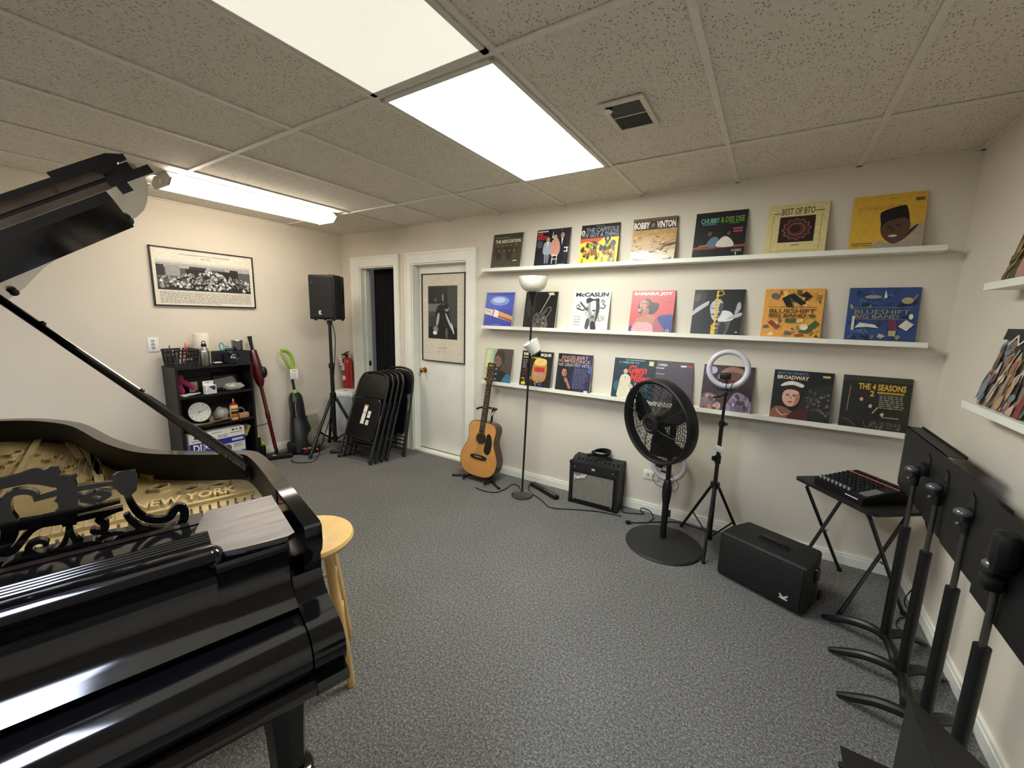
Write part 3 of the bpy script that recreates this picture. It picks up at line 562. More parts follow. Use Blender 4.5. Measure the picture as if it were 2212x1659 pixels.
art = [('r', 0, 0, 1, .35, '#1d3a46'), ('r', .28, .95, .75, .965, '#9ab0b5'), ('t', 'A TRIBUTE TO', .12, .87, .62, .92, '#8fb0b5', {'b': .02}), ('t', 'Glenn', .38, .63, .83, .84, '#e0392f', {'b': .03, 's': .25}), ('t', 'Miller', .42, .42, .92, .63, '#e0392f', {'b': .03, 's': .25}), ('r', .86, .85, .97, .96, '#dcd6a0')]
art += [('e', .12, .3, .08, .12, '#3a6070'), ('e', .85, .3, .05, .1, '#3a6070'), ('e', .75, .2, .06, .14, '#2f5362'), ('l', [(.58, .02), (.58, .4)], .03, '#9cb8c0'), ('l', [(.52, .1), (.66, .1)], .03, '#9cb8c0')]
art += [('s', [(.16, .02), (.44, .02), (.46, .4), (.42, .56), (.3, .6), (.2, .54), (.17, .3)], '#d9cfb4'), ('p', [(.29, .6), (.33, .6), (.31, .42)], '#e9e6dc'), ('p', [(.305, .56), (.32, .56), (.315, .4)], '#23262b'), ('e', .31, .68, .055, .075, '#c9a58c'), ('s', [(.26, .7), (.27, .77), (.34, .78), (.37, .7), (.31, .74)], '#1b1715'), ('s', [(.42, .3), (.54, .24), (.55, .29), (.44, .4)], '#c7bb9c')]
sleeve('record_sleeve', 'dark teal record sleeve with red script title and a man in a cream suit', '#18303a', art, x=row(3.395), y=-.066, z=z2, group=Lo)
art = [('t', 'COREA', .2, .87, .42, .93, '#dcd6cc', {'b': .03}), ('t', 'to forever', .1, .8, .36, .85, '#dcd6cc', {'b': .02}), ('t', 'to feather', .1, .66, .38, .71, '#a59aa0', {'b': .02}), ('r', .72, .88, .84, .92, '#dcd8d0'), ('r', .84, .88, .96, .93, '#b83a34'), ('l', [(.2, .97), (.4, .985), (.5, .96)], .006, '#7a6f78')]
sleeve('record_sleeve', 'dusky purple record sleeve half hidden behind the fan', '#4c434c', art, x=row(3.66), y=-.055, z=z2, group=Lo)
art = [('r', .03, .78, .2, .95, '#5b4a86'), ('e', .2, .88, .08, .08, '#b9b4cf'), ('s', [(.3, .7), (.42, .92), (.62, .98), (.82, .9), (.84, .78), (.6, .7)], '#9c7260'), ('s', [(.36, .6), (.42, .84), (.74, .84), (.8, .66), (.66, .5)], '#6f4a3c'), ('s', [(0, 0), (.4, 0), (.42, .2), (.2, .36), (0, .28)], '#8d6a66'), ('s', [(.5, 0), (1, 0), (1, .22), (.82, .4), (.66, .4), (.56, .2)], '#8a7f96'), ('s', [(.25, .0), (.5, 0), (.5, .3), (.36, .34)], '#4a2f2a')]
art += blobs(26, .02, .02, .4, .3, ['#b58a80', '#7a6f7c', '#c99a8a', '#5b4c54', '#9a8f8c'], .02, .045) + blobs(22, .58, .04, .96, .34, ['#b5abc0', '#6d6278', '#4a4254', '#9d94ac'], .02, .05)
sleeve('record_sleeve', 'plum brown record sleeve of a man in a patterned shirt behind the tall ring light', '#33262a', art, edge='#7a6a6c', x=row(4.037), z=z2, group=Lo)
art = [('s', [(.5, .1), (1, .1), (1, .72), (.7, .66), (.55, .5)], '#24262a')] + blobs(50, .58, .12, .97, .62, ['#55524c', '#3a3c40', '#6d675a', '#1a1c20', '#454138'], .012, .03, 1.5)
art += [('t', "MARTIN DENNY'S", .06, .91, .58, .965, '#5d7fb0', {'b': .02}), ('t', 'BROADWAY', .06, .81, .6, .89, '#ddd2a0', {'b': .03}), ('r', .82, .89, .94, .93, '#d0b26a'), ('s', [(.0, 0), (.5, 0), (.44, .12), (.2, .24), (.05, .2)], '#8c5a48'), ('s', [(.3, 0), (.62, 0), (.62, .2), (.46, .22)], '#4a1a1c')] + face(.33, .45, .15, .2, '#d8ab92', '#2a1d18', '#a87660', '#a02a28')
art += [('s', [(.14, .66), (.2, .74), (.34, .78), (.52, .72), (.5, .66), (.34, .7)], '#d9d4c8'), ('l', [(.1, .18), (.16, .1), (.22, .06), (.3, .1)], .012, '#e4dccb')]
sleeve('record_sleeve', 'dark night city record sleeve with cream title and a woman in a small hat', '#15161a', art, x=row(4.455), z=z2, group=Lo)
art = [('r', 0, .9, 1, 1, '#35342a'), ('t', 'THE 4 SEASONS', .24, .74, .92, .86, '#d2a93c', {'b': .03}), ('t', '2', .42, .62, .48, .73, '#d2a93c', {'b': .03}), ('r', .52, .68, .9, .72, '#a4863a')] + lines(7, .56, .4, .92, .66, '#a09a86', .1)
art += [('l', [(.1, .3), (.12, .8)], .012, '#8d8574'), ('r', .04, .0, .96, .12, '#1c1c18')]
for x, y in ((.3, .56), (.44, .44), (.62, .3)): art += [('s', [(x-.07, y-.22), (x+.09, y-.22), (x+.07, y-.04), (x-.04, y-.04)], '#1d2128'), ('e', x, y, .028, .045, '#c9a88a'), ('s', [(x-.03, y), (x-.02, y+.05), (x+.03, y+.045), (x+.03, y+.01), (x, y+.03)], '#15120f')]
art += [('l', [(.48, .3), (.55, .42)], .02, '#b89a7c'), ('r', .62, .235, .86, .25, '#a09a86'), ('l', [(.04, .16), (.16, .12), (.26, .02)], .01, '#6d6a5c'), ('l', [(.36, .14), (.4, .04), (.46, .02)], .01, '#6d6a5c'), ('r', .45, .02, .9, .16, '#33322b')] + blobs(20, .46, .03, .88, .15, ['#55534a', '#6b675a', '#24241f'], .01, .02)
sleeve('record_sleeve', 'black and olive record sleeve with gold block title, last on the lowest ledge', '#23221d', art, edge='#4a463a', x=row(4.808), z=z2, group=Lo)
# ---- right wall
rg = 'records on the right wall ledges'
def wild(seed, cols, n=60):
    r = random.Random(seed); a = []
    for k in range(n):
        x, y, w_, h_ = r.uniform(0, 1), r.uniform(0, .95), r.uniform(.02, .09), r.uniform(.05, .2)
        a.append(('s', [(min(1, max(0, x+p*w_)), min(1, max(0, y+q*h_))) for p, q in ((-1, 0), (-.2, -1), (1, -.3), (.6, .8))], r.choice(cols)))
    return a
YR = L-.064
art = wild(11, ['#6d5a3a', '#4a3f2c', '#8a7448', '#2c2a24', '#a5875a', '#5a4a44', '#7d8a62'], 50) + [('s', [(.4, .05), (.7, .1), (.66, .5), (.45, .46)], '#b58a7c'), ('l', [(.2, .2), (.5, .8)], .03, '#9a8a5c')]
sleeve('record_sleeve', 'brown and olive painted record sleeve on the upper right wall ledge', '#55492f', art, x=YR, y=-.705-S/2, z=1.672-.0055, rz=-90, group=rg)
art = wild(12, ['#b5a894', '#8d6f5c', '#5b4a44', '#c9bfae', '#6d7f8c', '#9a5a48', '#2c2a30', '#b08f6a', '#4a4450'], 80) + [('r', 0, .86, .55, 1, '#28272b'), ('l', [(.2, .8), (.35, .92), (.45, .8), (.6, .9), (.8, .84)], .03, '#d9d2c0'), ('l', [(.3, .1), (.55, .75)], .02, '#cfc5a0'), ('l', [(.5, .05), (.75, .7)], .02, '#8f8a4a')]
sleeve('record_sleeve', 'busy brown and cream painted record sleeve first on the lower right wall ledge', '#8f7f6c', art, x=YR, y=-.722-S/2, z=1.192-.0055, rz=-90, group=rg)
art = wild(13, ['#5f7a5c', '#3a3a34', '#a8a08c', '#7a3a34', '#48604a', '#c2b79c'], 60) + [('r', 0, 0, .12, 1, '#7a2f32')]
sleeve('record_sleeve', 'green and maroon record sleeve at the picture edge on the lower right wall ledge', '#56644c', art, x=YR, y=-1.045-S/2, z=1.192-.0055, rz=-90, group=rg)

# ---------------------------------------------------------------- framed pictures
# panoramic group photo on the left wall (faces +x): local x runs along -y so use a frame turned 90 degrees
def framed(name, label, w_, h_, loc, rz, fw, art_mb, mat_col, group=None):
    t = thing(name, label, 'picture', loc, RZ(rz))
    f = MB(M['black'])
    f.b2(-w_/2, -.022, 0, -w_/2+fw, 0, h_).b2(w_/2-fw, -.022, 0, w_/2, 0, h_).b2(-w_/2, -.022, 0, w_/2, 0, fw).b2(-w_/2, -.022, h_-fw, w_/2, 0, h_)
    obj('frame', f, t, smooth=0)
    obj('print', art_mb, t, smooth=0)
    return t
def pan():
    W_, H_ = .8, .49; y = -.012
    m = MB(ink(mc)).b2(-W_/2+.006, y, .006, W_/2-.006, -.002, H_-.006)
    lay = [y-.0003]
    ex, ey = Vector((1, 0, 0)), Vector((0, 0, 1))
    def R(x0, z0, x1, z1, c):
        lay[0] -= .00001; m.use(ink(c)); m.poly([(x0, lay[0], z0), (x1, lay[0], z0), (x1, lay[0], z1), (x0, lay[0], z1)])
    x0, x1, zb, zt = -.365, .365, .135, .385
    R(x0, zb, x1, zt, '#5a5a58'); R(x0, zb+.19, x1, zt, '#b0afa9'); R(x0, zt-.02, x1, zt, '#d0cfc8'); R(x0, zb, x1, zb+.05, '#2c2c2c')
    for a, b, c in [(-.365, -.31, '#2c2c2c'), (-.13, .0, '#3a3a3a'), (.03, .15, '#8a8a86'), (.19, .26, '#2a2a2a'), (-.3, -.2, '#9a9a96')]: R(a, zb+.12, b, zb+.21, c)
    R(-.16, zb+.04, .2, zb+.19, '#232323')
    rr = random.Random(9)
    for k in range(300):
        x = rr.uniform(x0+.02, x1-.02) if k % 3 == 0 else max(x0+.02, min(x1-.02, rr.gauss(.02, .17))); zc = zb+.03+rr.random()*.16*max(.55, 1-abs(x-.02)*1.5); s_ = rr.uniform(.0045, .0075)
        lay[0] -= .000012; yy = lay[0]
        m.use(ink(rr.choice(['#1c1c1c', '#2a2a2a', '#dededa', '#bcbcb8', '#4a4a4a', '#8a8a88'])))
        m.poly([(x-s_*1.6, yy, zc-s_*3.4), (x+s_*1.6, yy, zc-s_*3.4), (x+s_*1.8, yy, zc-s_*1.2), (x+s_*.8, yy, zc-s_*.6), (x-s_*.8, yy, zc-s_*.6), (x-s_*1.8, yy, zc-s_*1.2)])
        m.use(ink(rr.choice(['#c9c9c4', '#b0b0ac', '#8d8d8a', '#dcdcd8'])))
        m.poly([(x+s_*.75*math.cos(q*PI/4), yy-.000005, zc+s_*math.sin(q*PI/4)) for q in range(8)])
    o = Vector((0, y-.0006, 0)); m.use(ink('#2a2a28'))
    m.text('JAZZ SHOWCASE=GREAT DAY IN CHICAGO=40th ANNIVERSARY', o, ex, ey, -.2, .435, .2, .448, bold=.01)
    m.text('(1947-1987)', o, ex, ey, -.04, .412, .04, .424, bold=.01)
    m.use(ink('#7d7b74'))
    for i in range(11):
        z = .118-i*.0092; x = -.355
        while x < (.355 if i < 10 else .1):
            w_ = rr.uniform(.008, .03); m.poly([(x, y-.0006, z), (min(x+w_, .357), y-.0006, z), (min(x+w_, .357), y-.0006, z+.0042), (x, y-.0006, z+.0042)]); x += w_+.005
    return m
mc = '#e4ddcd'
framed('framed_picture', 'wide black framed group photograph with a printed caption on the left wall', .8, .49, (.0006, -1.412, 1.515), 90, .009, pan(), mc)
def poster():
    W_, H_ = .58, .9; y = -.012
    m = MB(ink('#d8d0be')).b2(-W_/2+.006, y, .006, W_/2-.006, -.002, H_-.006); k = [0]
    def P(pts, c): k[0] += 1; m.use(ink(c)); m.poly([(p, y-.0002*k[0], q) for p, q in pts])
    def R(a, b, c_, d, c): P([(a, b), (c_, b), (c_, d), (a, d)], c)
    def E(x, z, r, s_, c, rot=0): P([(x+r*math.cos(i*PI/8)*math.cos(rot)-s_*math.sin(i*PI/8)*math.sin(rot), z+r*math.cos(i*PI/8)*math.sin(rot)+s_*math.sin(i*PI/8)*math.cos(rot)) for i in range(16)], c)
    R(-.205, .24, .19, .78, '#3b3b3b'); R(-.205, .47, .06, .78, '#4a4a4a'); R(-.205, .6, .08, .77, '#2a2a2b'); R(-.205, .52, .07, .6, '#747472'); R(.06, .3, .19, .78, '#434344'); R(-.205, .24, .19, .36, '#1e1e1f')
    E(0, .43, .1, .17, '#1b1b1c', .2); E(.05, .56, .03, .04, '#9a9a98'); E(.045, .575, .032, .03, '#161616'); E(-.07, .44, .018, .07, '#b5b5b2', -.2); E(-.1, .34, .035, .03, '#8d8d8b'); E(-.11, .3, .03, .02, '#e0e0dc'); E(.08, .42, .012, .1, '#c2c2be', .5); E(.13, .35, .01, .06, '#d6d6d2', .3); E(-.1, .64, .02, .02, '#5d5d5c'); E(.0, .66, .012, .04, '#8a8a88'); E(.05, .3, .02, .06, '#5a5a59')
    m.use(ink('#8a8273')); ex, ey = Vector((1, 0, 0)), Vector((0, 0, 1)); o = Vector((0, y-.0006, 0))
    m.text('STAN GETZ', o, ex, ey, -.06, .135, .05, .155)
    R(-.07, .105, .06, .109, '#b0a896')
    return m
framed('framed_poster', 'black framed black and white poster of a musician on the white door', .585, .905, (1.536, .0765, 1.008), 0, .008, poster(), '')
# ---------------------------------------------------------------- grand piano (local x = towards player, y = towards treble, z up)
def lacquer():
    m = bpy.data.materials.new('worn_black_lacquer'); m.use_nodes = True; nt = m.node_tree; b = nt.nodes['Principled BSDF']
    b.inputs['Base Color'].default_value = lin('#060608'); b.inputs['Specular IOR Level'].default_value = .6
    tc = nt.nodes.new('ShaderNodeTexCoord'); mp = nt.nodes.new('ShaderNodeMapping'); mp.inputs['Scale'].default_value = (60, 3, 60)
    n = nt.nodes.new('ShaderNodeTexNoise'); n.inputs['Scale'].default_value = 1.5; n.inputs['Detail'].default_value = 4
    nt.links.new(tc.outputs['Object'], mp.inputs['Vector']); nt.links.new(mp.outputs['Vector'], n.inputs['Vector'])
    mr = nt.nodes.new('ShaderNodeMapRange'); mr.inputs[3].default_value = .07; mr.inputs[4].default_value = .13
    nt.links.new(n.outputs['Fac'], mr.inputs[0]); nt.links.new(mr.outputs[0], b.inputs['Roughness'])
    bp = nt.nodes.new('ShaderNodeBump'); bp.inputs['Strength'].default_value = .02; bp.inputs['Distance'].default_value = .002
    nt.links.new(n.outputs['Fac'], bp.inputs['Height']); nt.links.new(bp.outputs['Normal'], b.inputs['Normal'])
    return m
LAC = lacquer()
GRAIN = None
def grainlac():
    m = bpy.data.materials.new('brushed_black_lacquer'); m.use_nodes = True; nt = m.node_tree; b = nt.nodes['Principled BSDF']
    b.inputs['Base Color'].default_value = lin('#1a1716'); b.inputs['Specular IOR Level'].default_value = .75; b.inputs['IOR'].default_value = 1.7
    tc = nt.nodes.new('ShaderNodeTexCoord'); mp = nt.nodes.new('ShaderNodeMapping'); mp.inputs['Scale'].default_value = (70, 2.5, 20)
    n = nt.nodes.new('ShaderNodeTexNoise'); n.inputs['Scale'].default_value = 2; n.inputs['Detail'].default_value = 5
    nt.links.new(tc.outputs['Object'], mp.inputs['Vector']); nt.links.new(mp.outputs['Vector'], n.inputs['Vector'])
    mr = nt.nodes.new('ShaderNodeMapRange'); mr.inputs[3].default_value = .2; mr.inputs[4].default_value = .42
    nt.links.new(n.outputs['Fac'], mr.inputs[0]); nt.links.new(mr.outputs[0], b.inputs['Roughness'])
    bp = nt.nodes.new('ShaderNodeBump'); bp.inputs['Strength'].default_value = .25; bp.inputs['Distance'].default_value = .002
    nt.links.new(n.outputs['Fac'], bp.inputs['Height']); nt.links.new(bp.outputs['Normal'], b.inputs['Normal'])
    return m
GRL = grainlac()
PN = thing('grand_piano', 'old black grand piano with raised lid and gold iron frame', 'piano', (3.543, -2.617, 0), RZ(-16))
W_ = 1.45
rim = [(0, -.25), (0, -.32), (0, -.4), (-.003, -.52), (-.009, -.60), (-.022, -.652), (-.055, -.69), (-.108, -.722), (-.19, -.785), (-.279, -.871), (-.34, -.977), (-.408, -1.158), (-.455, -1.322), (-.506, -1.476), (-.57, -1.592), (-.66, -1.70), (-.78, -1.775), (-.95, -1.83), (-1.15, -1.83), (-1.32, -1.76), (-1.41, -1.62), (-1.445, -1.4), (-1.45, -1.1), (-1.45, -.7), (-1.45, -.25)]
rs = [(v.x, v.y) for v in smooth_path([(a, b, 0) for a, b in rim], 4)]
def offs(pts, d):
    out = []
    for i in range(len(pts)):
        a = Vector(pts[max(i-1, 0)]); b = Vector(pts[min(i+1, len(pts)-1)]); t = (b-a).normalized(); n = Vector((-t.y, t.x))
        out.append((pts[i][0]+n.x*d, pts[i][1]+n.y*d))
    return out
ins = offs(rs, -.04)
# orientation check: the inner line must lie inside
if abs(ins[0][0] + .04) > .02: ins = offs(rs, .04)
def loop_wall(outer, inner, z0, z1):
    m = MB(LAC); n = len(outer); SB = mat('satin_black', '#0b0908', .5, var=.2)
    vs = [(b, a, z) for (a, b) in outer for z in (z0, z1)] + [(b, a, z) for (a, b) in inner for z in (z0, z1)]
    fs = []; o = 2*n
    for i in range(n-1):
        fs += [(2*i, 2*i+2, 2*i+3, 2*i+1), (2*i+1, 2*i+3, o+2*i+3, o+2*i+1), (2*i, o+2*i, o+2*i+2, 2*i+2)]
    fs += [(0, 1, o+1, o), (2*n-2, o+2*n-2, o+2*n-1, 2*n-1)]
    m.add(vs, fs); m.use(SB).add(vs, [(o+2*i, o+2*i+1, o+2*i+3, o+2*i+2) for i in range(n-1)]); return m
c = loop_wall(rs, ins, .69, 1.0)
obj('rim', c, PN, smooth=40)
b_ = MB(mat('piano_underside', '#1a120d', .7)).ext([(b, a) for a, b in rs], (0, 0, .70), (1, 0, 0), (0, 1, 0), (0, 0, .03))
obj('bottom_board', b_, PN, smooth=0)
# arms
armp = [(-.25, 1.0), (.004, 1.0), (.017, .994), (.019, .955), (.012, .93), (-.004, .912), (-.004, .89), (0, .865), (.008, .848), (.024, .834), (.05, .823), (.085, .816), (.118, .808), (.138, .795), (.149, .776), (.152, .755), (.148, .735), (.140, .722), (.138, .714), (.158, .712), (.166, .70), (.16, .684), (.144, .669), (-.25, .669)]
for u0, u1 in ((-.066, .0), (-W_, -W_+.066)):
    up_ = [p for p in armp[:7]] + [(-.004, .875), (-.25, .875)]; lo_ = [(-.25, .874)] + [(-.004, .874)] + armp[7:]
    a = MB(LAC).ext(lo_, (0, u0, 0), (1, 0, 0), (0, 0, 1), (0, u1-u0, 0))
    v0, v1 = (-.038, 0) if u1 == 0 else (-W_, -W_+.038)
    a.ext(up_, (0, v0, 0), (1, 0, 0), (0, 0, 1), (0, v1-v0, 0)); obj('arm', a, PN, smooth=50)
# folded keyboard lid and front, same section between the arms
fb = [(-.30, .955), (-.205, .955), (-.20, .976), (-.135, .981)]
for k in range(5): fb += [(-.132+.012*k, .981), (-.129+.012*k, .985), (-.125+.012*k, .981)]
fb += [(-.07, .982), (-.06, .988), (-.045, .9935), (-.025, .993), (-.008, .985), (.0, .975), (-.002, .968), (-.012, .962), (-.02, .93), (-.020, .90), (-.014, .878), (-.003, .862), (.011, .851), (.030, .842), (.054, .832), (.052, .822), (-.30, .822)]
up = MB(LAC).ext(fb, (0, -.205, 0), (1, 0, 0), (0, 0, 1), (0, -W_+.41, 0))
fs_ = [(-.30, .955), (-.02, .955), (-.006, .963), (.0, .966), (.004, .955), (-.01, .93), (-.016, .90), (-.012, .878), (-.002, .862), (.012, .851), (.030, .842), (.054, .832), (.052, .822), (-.30, .822)]
up.ext(fs_, (0, -.068, 0), (1, 0, 0), (0, 0, 1), (0, -.137, 0)).ext(fs_, (0, -W_+.205, 0), (1, 0, 0), (0, 0, 1), (0, -.137, 0))
# rounded ends of the roll
for u, s in ((-.205, 1), (-W_+.205, -1)):
    up.sph((-.03, u, .965), (.03, .02, .0285), 16, 8)
obj('fallboard', up, PN, smooth=50)
ks = [(-.1, .818), (.052, .818), (.085, .813), (.118, .805), (.136, .792), (.146, .775), (.149, .755), (.145, .735), (.138, .722), (-.1, .722)]
obj('key_slip', MB(LAC).ext(ks, (0, -.069, 0), (1, 0, 0), (0, 0, 1), (0, -W_+.138, 0)), PN, smooth=50)
kb = [(-.25, .718), (.136, .718), (.156, .711), (.164, .70), (.158, .685), (.142, .671), (-.25, .671)]
obj('key_bed', MB(LAC).ext(kb, (0, -.0665, 0), (1, 0, 0), (0, 0, 1), (0, -W_+.133, 0)), PN, smooth=50)
# side boards beside the music desk
for s in (0, 1):
    pl = [(-.048, -.268), (-.195, -.265), (-.205, -.24), (-.228, -.155), (-.215, -.12), (-.225, -.085), (-.215, -.03), (-.195, -.022), (-.15, -.012), (-.1, -.006), (-.068, -.004), (-.052, -.012)]
    if s: pl = [(-W_-a, b) for a, b in pl]
    obj('side_board', MB(GRL).ext([(b, a) for a, b in pl], (0, 0, .967), (1, 0, 0), (0, 1, 0), (0, 0, .013)), PN, smooth=0)
# soundboard plate
GOLD = mat('bronze_gold_paint', '#b79f6c', .45, metal=.35, var=.15, scale=14, bump=.2, bscale=260)
ipoly = [p for p in ins if p[1] < -.30]
ip = [(-.041, -.30)] + ipoly + [(-W_+.041, -.30)]
pm = MB(GOLD).ext([(b, a) for a, b in ip], (0, 0, .885), (1, 0, 0), (0, 1, 0), (0, 0, .022))
PT = .907
def cur(pts, w, h, z=PT): pm.ribbon([(b, a) for a, b in pts], w, (0, 0, z), (1, 0, 0), (0, 1, 0), (0, 0, h))
# ribs and struts cast on the plate
for a, b in [((-.40, -.55), (-.47, -1.28)), ((-.62, -.55), (-.66, -1.62)), ((-.85, -.55), (-.86, -1.76)), ((-1.08, -.55), (-1.05, -1.78)), ((-.5, -1.2), (-.56, -1.52)), ((-.43, -.95), (-.52, -1.45)), ((-.3, -.83), (-.40, -1.06))]:
    cur([a, b], .022, .016)
cur([(-.06, -.50), (-.4, -.51), (-1.4, -.53)], .014, .010)
obj('iron_plate', pm, PN, smooth=30)
for (a, b) in [(-.284, -.716), (-.208, -.643), (-.133, -.625), (-.45, -.921), (-.703, -1.457), (-.64, -1.354), (-.582, -1.296), (-.697, -1.305), (-.53, -1.12), (-.37, -.82)]:
    hm = MB(GOLD).lathe([(.033, 0), (.030, .011), (.025, .012), (.023, .003)], (b, a, PT), n=6, cap=False)
    hm.use(M['rubber']).cyl((b, a, PT-.002), (b, a, PT+.003), .0245, n=6)
    obj('plate_hole', hm, PN, smooth=30)
tx = MB(mat('bronze_gold_relief', '#cdb57f', .4, metal=.35, var=.08))
tx.text('NEW YORK', (-.548, -.345, PT), (.10, .995, 0), (-.995, .10, 0), 0, 0, .245, .056, depth=.011, bold=.012)
obj('plate_lettering', tx, PN, smooth=0)
# pin block strip, felt and tuning pins
fm = MB(mat('red_felt', '#a8605a', .95, var=.25, scale=40)).b2(-.385, -W_+.06, PT, -.355, -.06, PT+.006)
obj('felt_strip', fm, PN)
pn = MB(mat('tuning_pin_steel', '#8a8781', .3, metal=1))
for i in range(62):
    u = -.07 - i*(W_-.14)/61
    for j in range(3): pn.cyl((-.44+.035*j+.01*(i % 2), u, PT), (-.44+.035*j+.01*(i % 2), u, PT+.022), .0033, n=6)
o = obj('tuning_pins', pn, PN); o['kind'] = 'stuff'
st = MB(mat('string_steel', '#b9a67c', .35, metal=1))
for i in range(48):
    u = -.38 - i*(W_-.52)/47
    vend = -.75 - .9*min(1, max(0, (-u-.1)/.75))
    st.tube([(-.50, u, PT+.012), (vend, u-.02, PT+.02)], .0009, 4)
o = obj('strings', st, PN); o['kind'] = 'stuff'
# music desk tray and fretwork (drawn in the desk plane: u, z)
BW = mat('dark_stained_wood', '#17100d', .35, var=.3, scale=12)
tr = MB(BW).b2(-.305, -W_+.235, .955, -.20, -.235, .972).b2(-.225, -W_+.215, .972, -.205, -.215, .978)
tr.b2(-.30, -.235, .915, -.13, -.205, .965).b2(-.30, -W_+.205, .915, -.13, -W_+.235, .965)
obj('desk_tray', tr, PN)
fr = MB(LAC); TH = .014
O_, EX, EY, DD = (-.257, 0, 0), (0, 1, 0), (-.12, 0, .9928), (.014, 0, 0)
# paths are given on a vertical plane; shift so the tilt keeps the image position
def R2(pts): return [(a, b) for a, b in pts]
def both(fn):
    fn(lambda p: p); fn(lambda p: [(-W_-a, b) for a, b in p])
base_o = (-.25+.12*.97, 0, .0)
NR = [0]
def rib(pts, w, k=4):
    NR[0] += 1; e_ = .0003*NR[0]
    q = [(v.x, v.y) for v in smooth_path([(a, b, 0) for a, b in pts], k)]
    n = len(q); ww = [w*(.55+.45*math.sin(PI*min(1, max(0, (i+1)/(n+1))))) for i in range(n)]
    both(lambda f: fr.ribbon(f(q), ww, (-.25-e_, 0, 0), (0, 1, 0), (0, 0, 1), (.011+2*e_, 0, 0)))
def shp(pts, sm=True):
    q = [(v.x, v.y) for v in smooth_path([(a, b, 0) for a, b in pts], 3, True)] if sm else pts
    NR[0] += 1; e_ = .0003*NR[0]
    both(lambda f: fr.ext(f(q), (-.25-e_, 0, 0), (0, 1, 0), (0, 0, 1), (.011+2*e_, 0, 0)))
crest = [(-.725, 1.158), (-.6, 1.152), (-.511, 1.155), (-.486, 1.159), (-.469, 1.164), (-.455, 1.163), (-.451, 1.158), (-.442, 1.165), (-.433, 1.163), (-.431, 1.152), (-.431, 1.144), (-.418, 1.138), (-.409, 1.14), (-.408, 1.133), (-.416, 1.127), (-.416, 1.112), (-.431, 1.115), (-.444, 1.12), (-.46, 1.13), (-.476, 1.136), (-.495, 1.135), (-.513, 1.134), (-.6, 1.132), (-.725, 1.138)]
shp(crest, False)
rib([(-.472, 1.100), (-.434, 1.106), (-.419, 1.107), (-.384, 1.107), (-.35, 1.105)], .012)
shp([(-.354, 1.123), (-.346, 1.128), (-.317, 1.127), (-.314, 1.115), (-.319, 1.079), (-.33, 1.070), (-.344, 1.075), (-.357, 1.099)], False)
rib([(-.423, 1.135), (-.425, 1.10), (-.429, 1.03)], .030)
for a in ((-.423, 1.09), (-.426, 1.065)): shp([(a[0]-.022, a[1]), (a[0], a[1]+.012), (a[0]+.022, a[1]), (a[0], a[1]-.012)])
rib([(-.337, 1.08), (-.331, 1.05), (-.321, 1.022), (-.306, 1.004), (-.283, .994), (-.268, .997), (-.259, 1.010), (-.250, 1.016), (-.242, 1.010), (-.240, .996), (-.246, .976), (-.262, .966), (-.286, .970), (-.311, .981), (-.331, 1.002), (-.342, 1.028)], .0175)
rib([(-.52, 1.062), (-.466, 1.057), (-.426, 1.059), (-.389, 1.059), (-.348, 1.061)], .012)
rib([(-.50, 1.048), (-.428, 1.042), (-.386, 1.042), (-.345, 1.043)], .013)
rib([(-.348, 1.044), (-.373, 1.038), (-.385, 1.030), (-.377, 1.016), (-.381, 1.002), (-.395, 1.004), (-.396, 1.012)], .014)
rib([(-.428, 1.04), (-.428, 1.018), (-.425, 1.0), (-.414, .982), (-.397, .978), (-.384, .987), (-.366, .990), (-.346, .983), (-.33, .966)], .0115)
rib([(-.43, 1.036), (-.434, 1.012), (-.443, .991), (-.459, .981), (-.475, .981), (-.488, .993), (-.487, 1.007), (-.473, 1.011), (-.465, 1.003), (-.468, .998)], .0115)
rib([(-.545, .99), (-.528, 1.004), (-.51, 1.003), (-.483, 1.037), (-.462, 1.045)], .013)
rib([(-.467, 1.107), (-.472, 1.117), (-.485, 1.123), (-.499, 1.121), (-.507, 1.107), (-.508, 1.083), (-.503, 1.065), (-.503, 1.044), (-.511, 1.023), (-.528, 1.006), (-.56, .99)], .014)
rib([(-.56, 1.12), (-.53, 1.118), (-.516, 1.109), (-.513, 1.094), (-.513, 1.074), (-.515, 1.044), (-.522, 1.02), (-.54, 1.0)], .012)
rib([(-.725, 1.06), (-.6, 1.062), (-.51, 1.063)], .012)
rib([(-.725, 1.138), (-.725, 1.08), (-.725, .975)], .03)
rib([(-.60, .975), (-.63, 1.01), (-.66, 1.03), (-.69, 1.01), (-.68, .985)], .012)
rib([(-.60, 1.12), (-.63, 1.09), (-.67, 1.085), (-.70, 1.11)], .012)
for p, q in (((-.408, 1.084), (-.385, 1.093)), ((-.385, 1.093), (-.361, 1.084)), ((-.361, 1.084), (-.384, 1.072)), ((-.384, 1.072), (-.408, 1.084))): rib([p, ((p[0]+q[0])/2, (p[1]+q[1])/2), q], .011, 2)
for k in range(6): rib([(-.30-.08*k, .972), (-.32-.08*k, .984), (-.35-.08*k, .984), (-.37-.08*k, .972)], .007, 3)
rib([(-.24, .970), (-.48, .972), (-.725, .972)], .012, 2)
obj('music_desk', fr, PN, smooth=30)
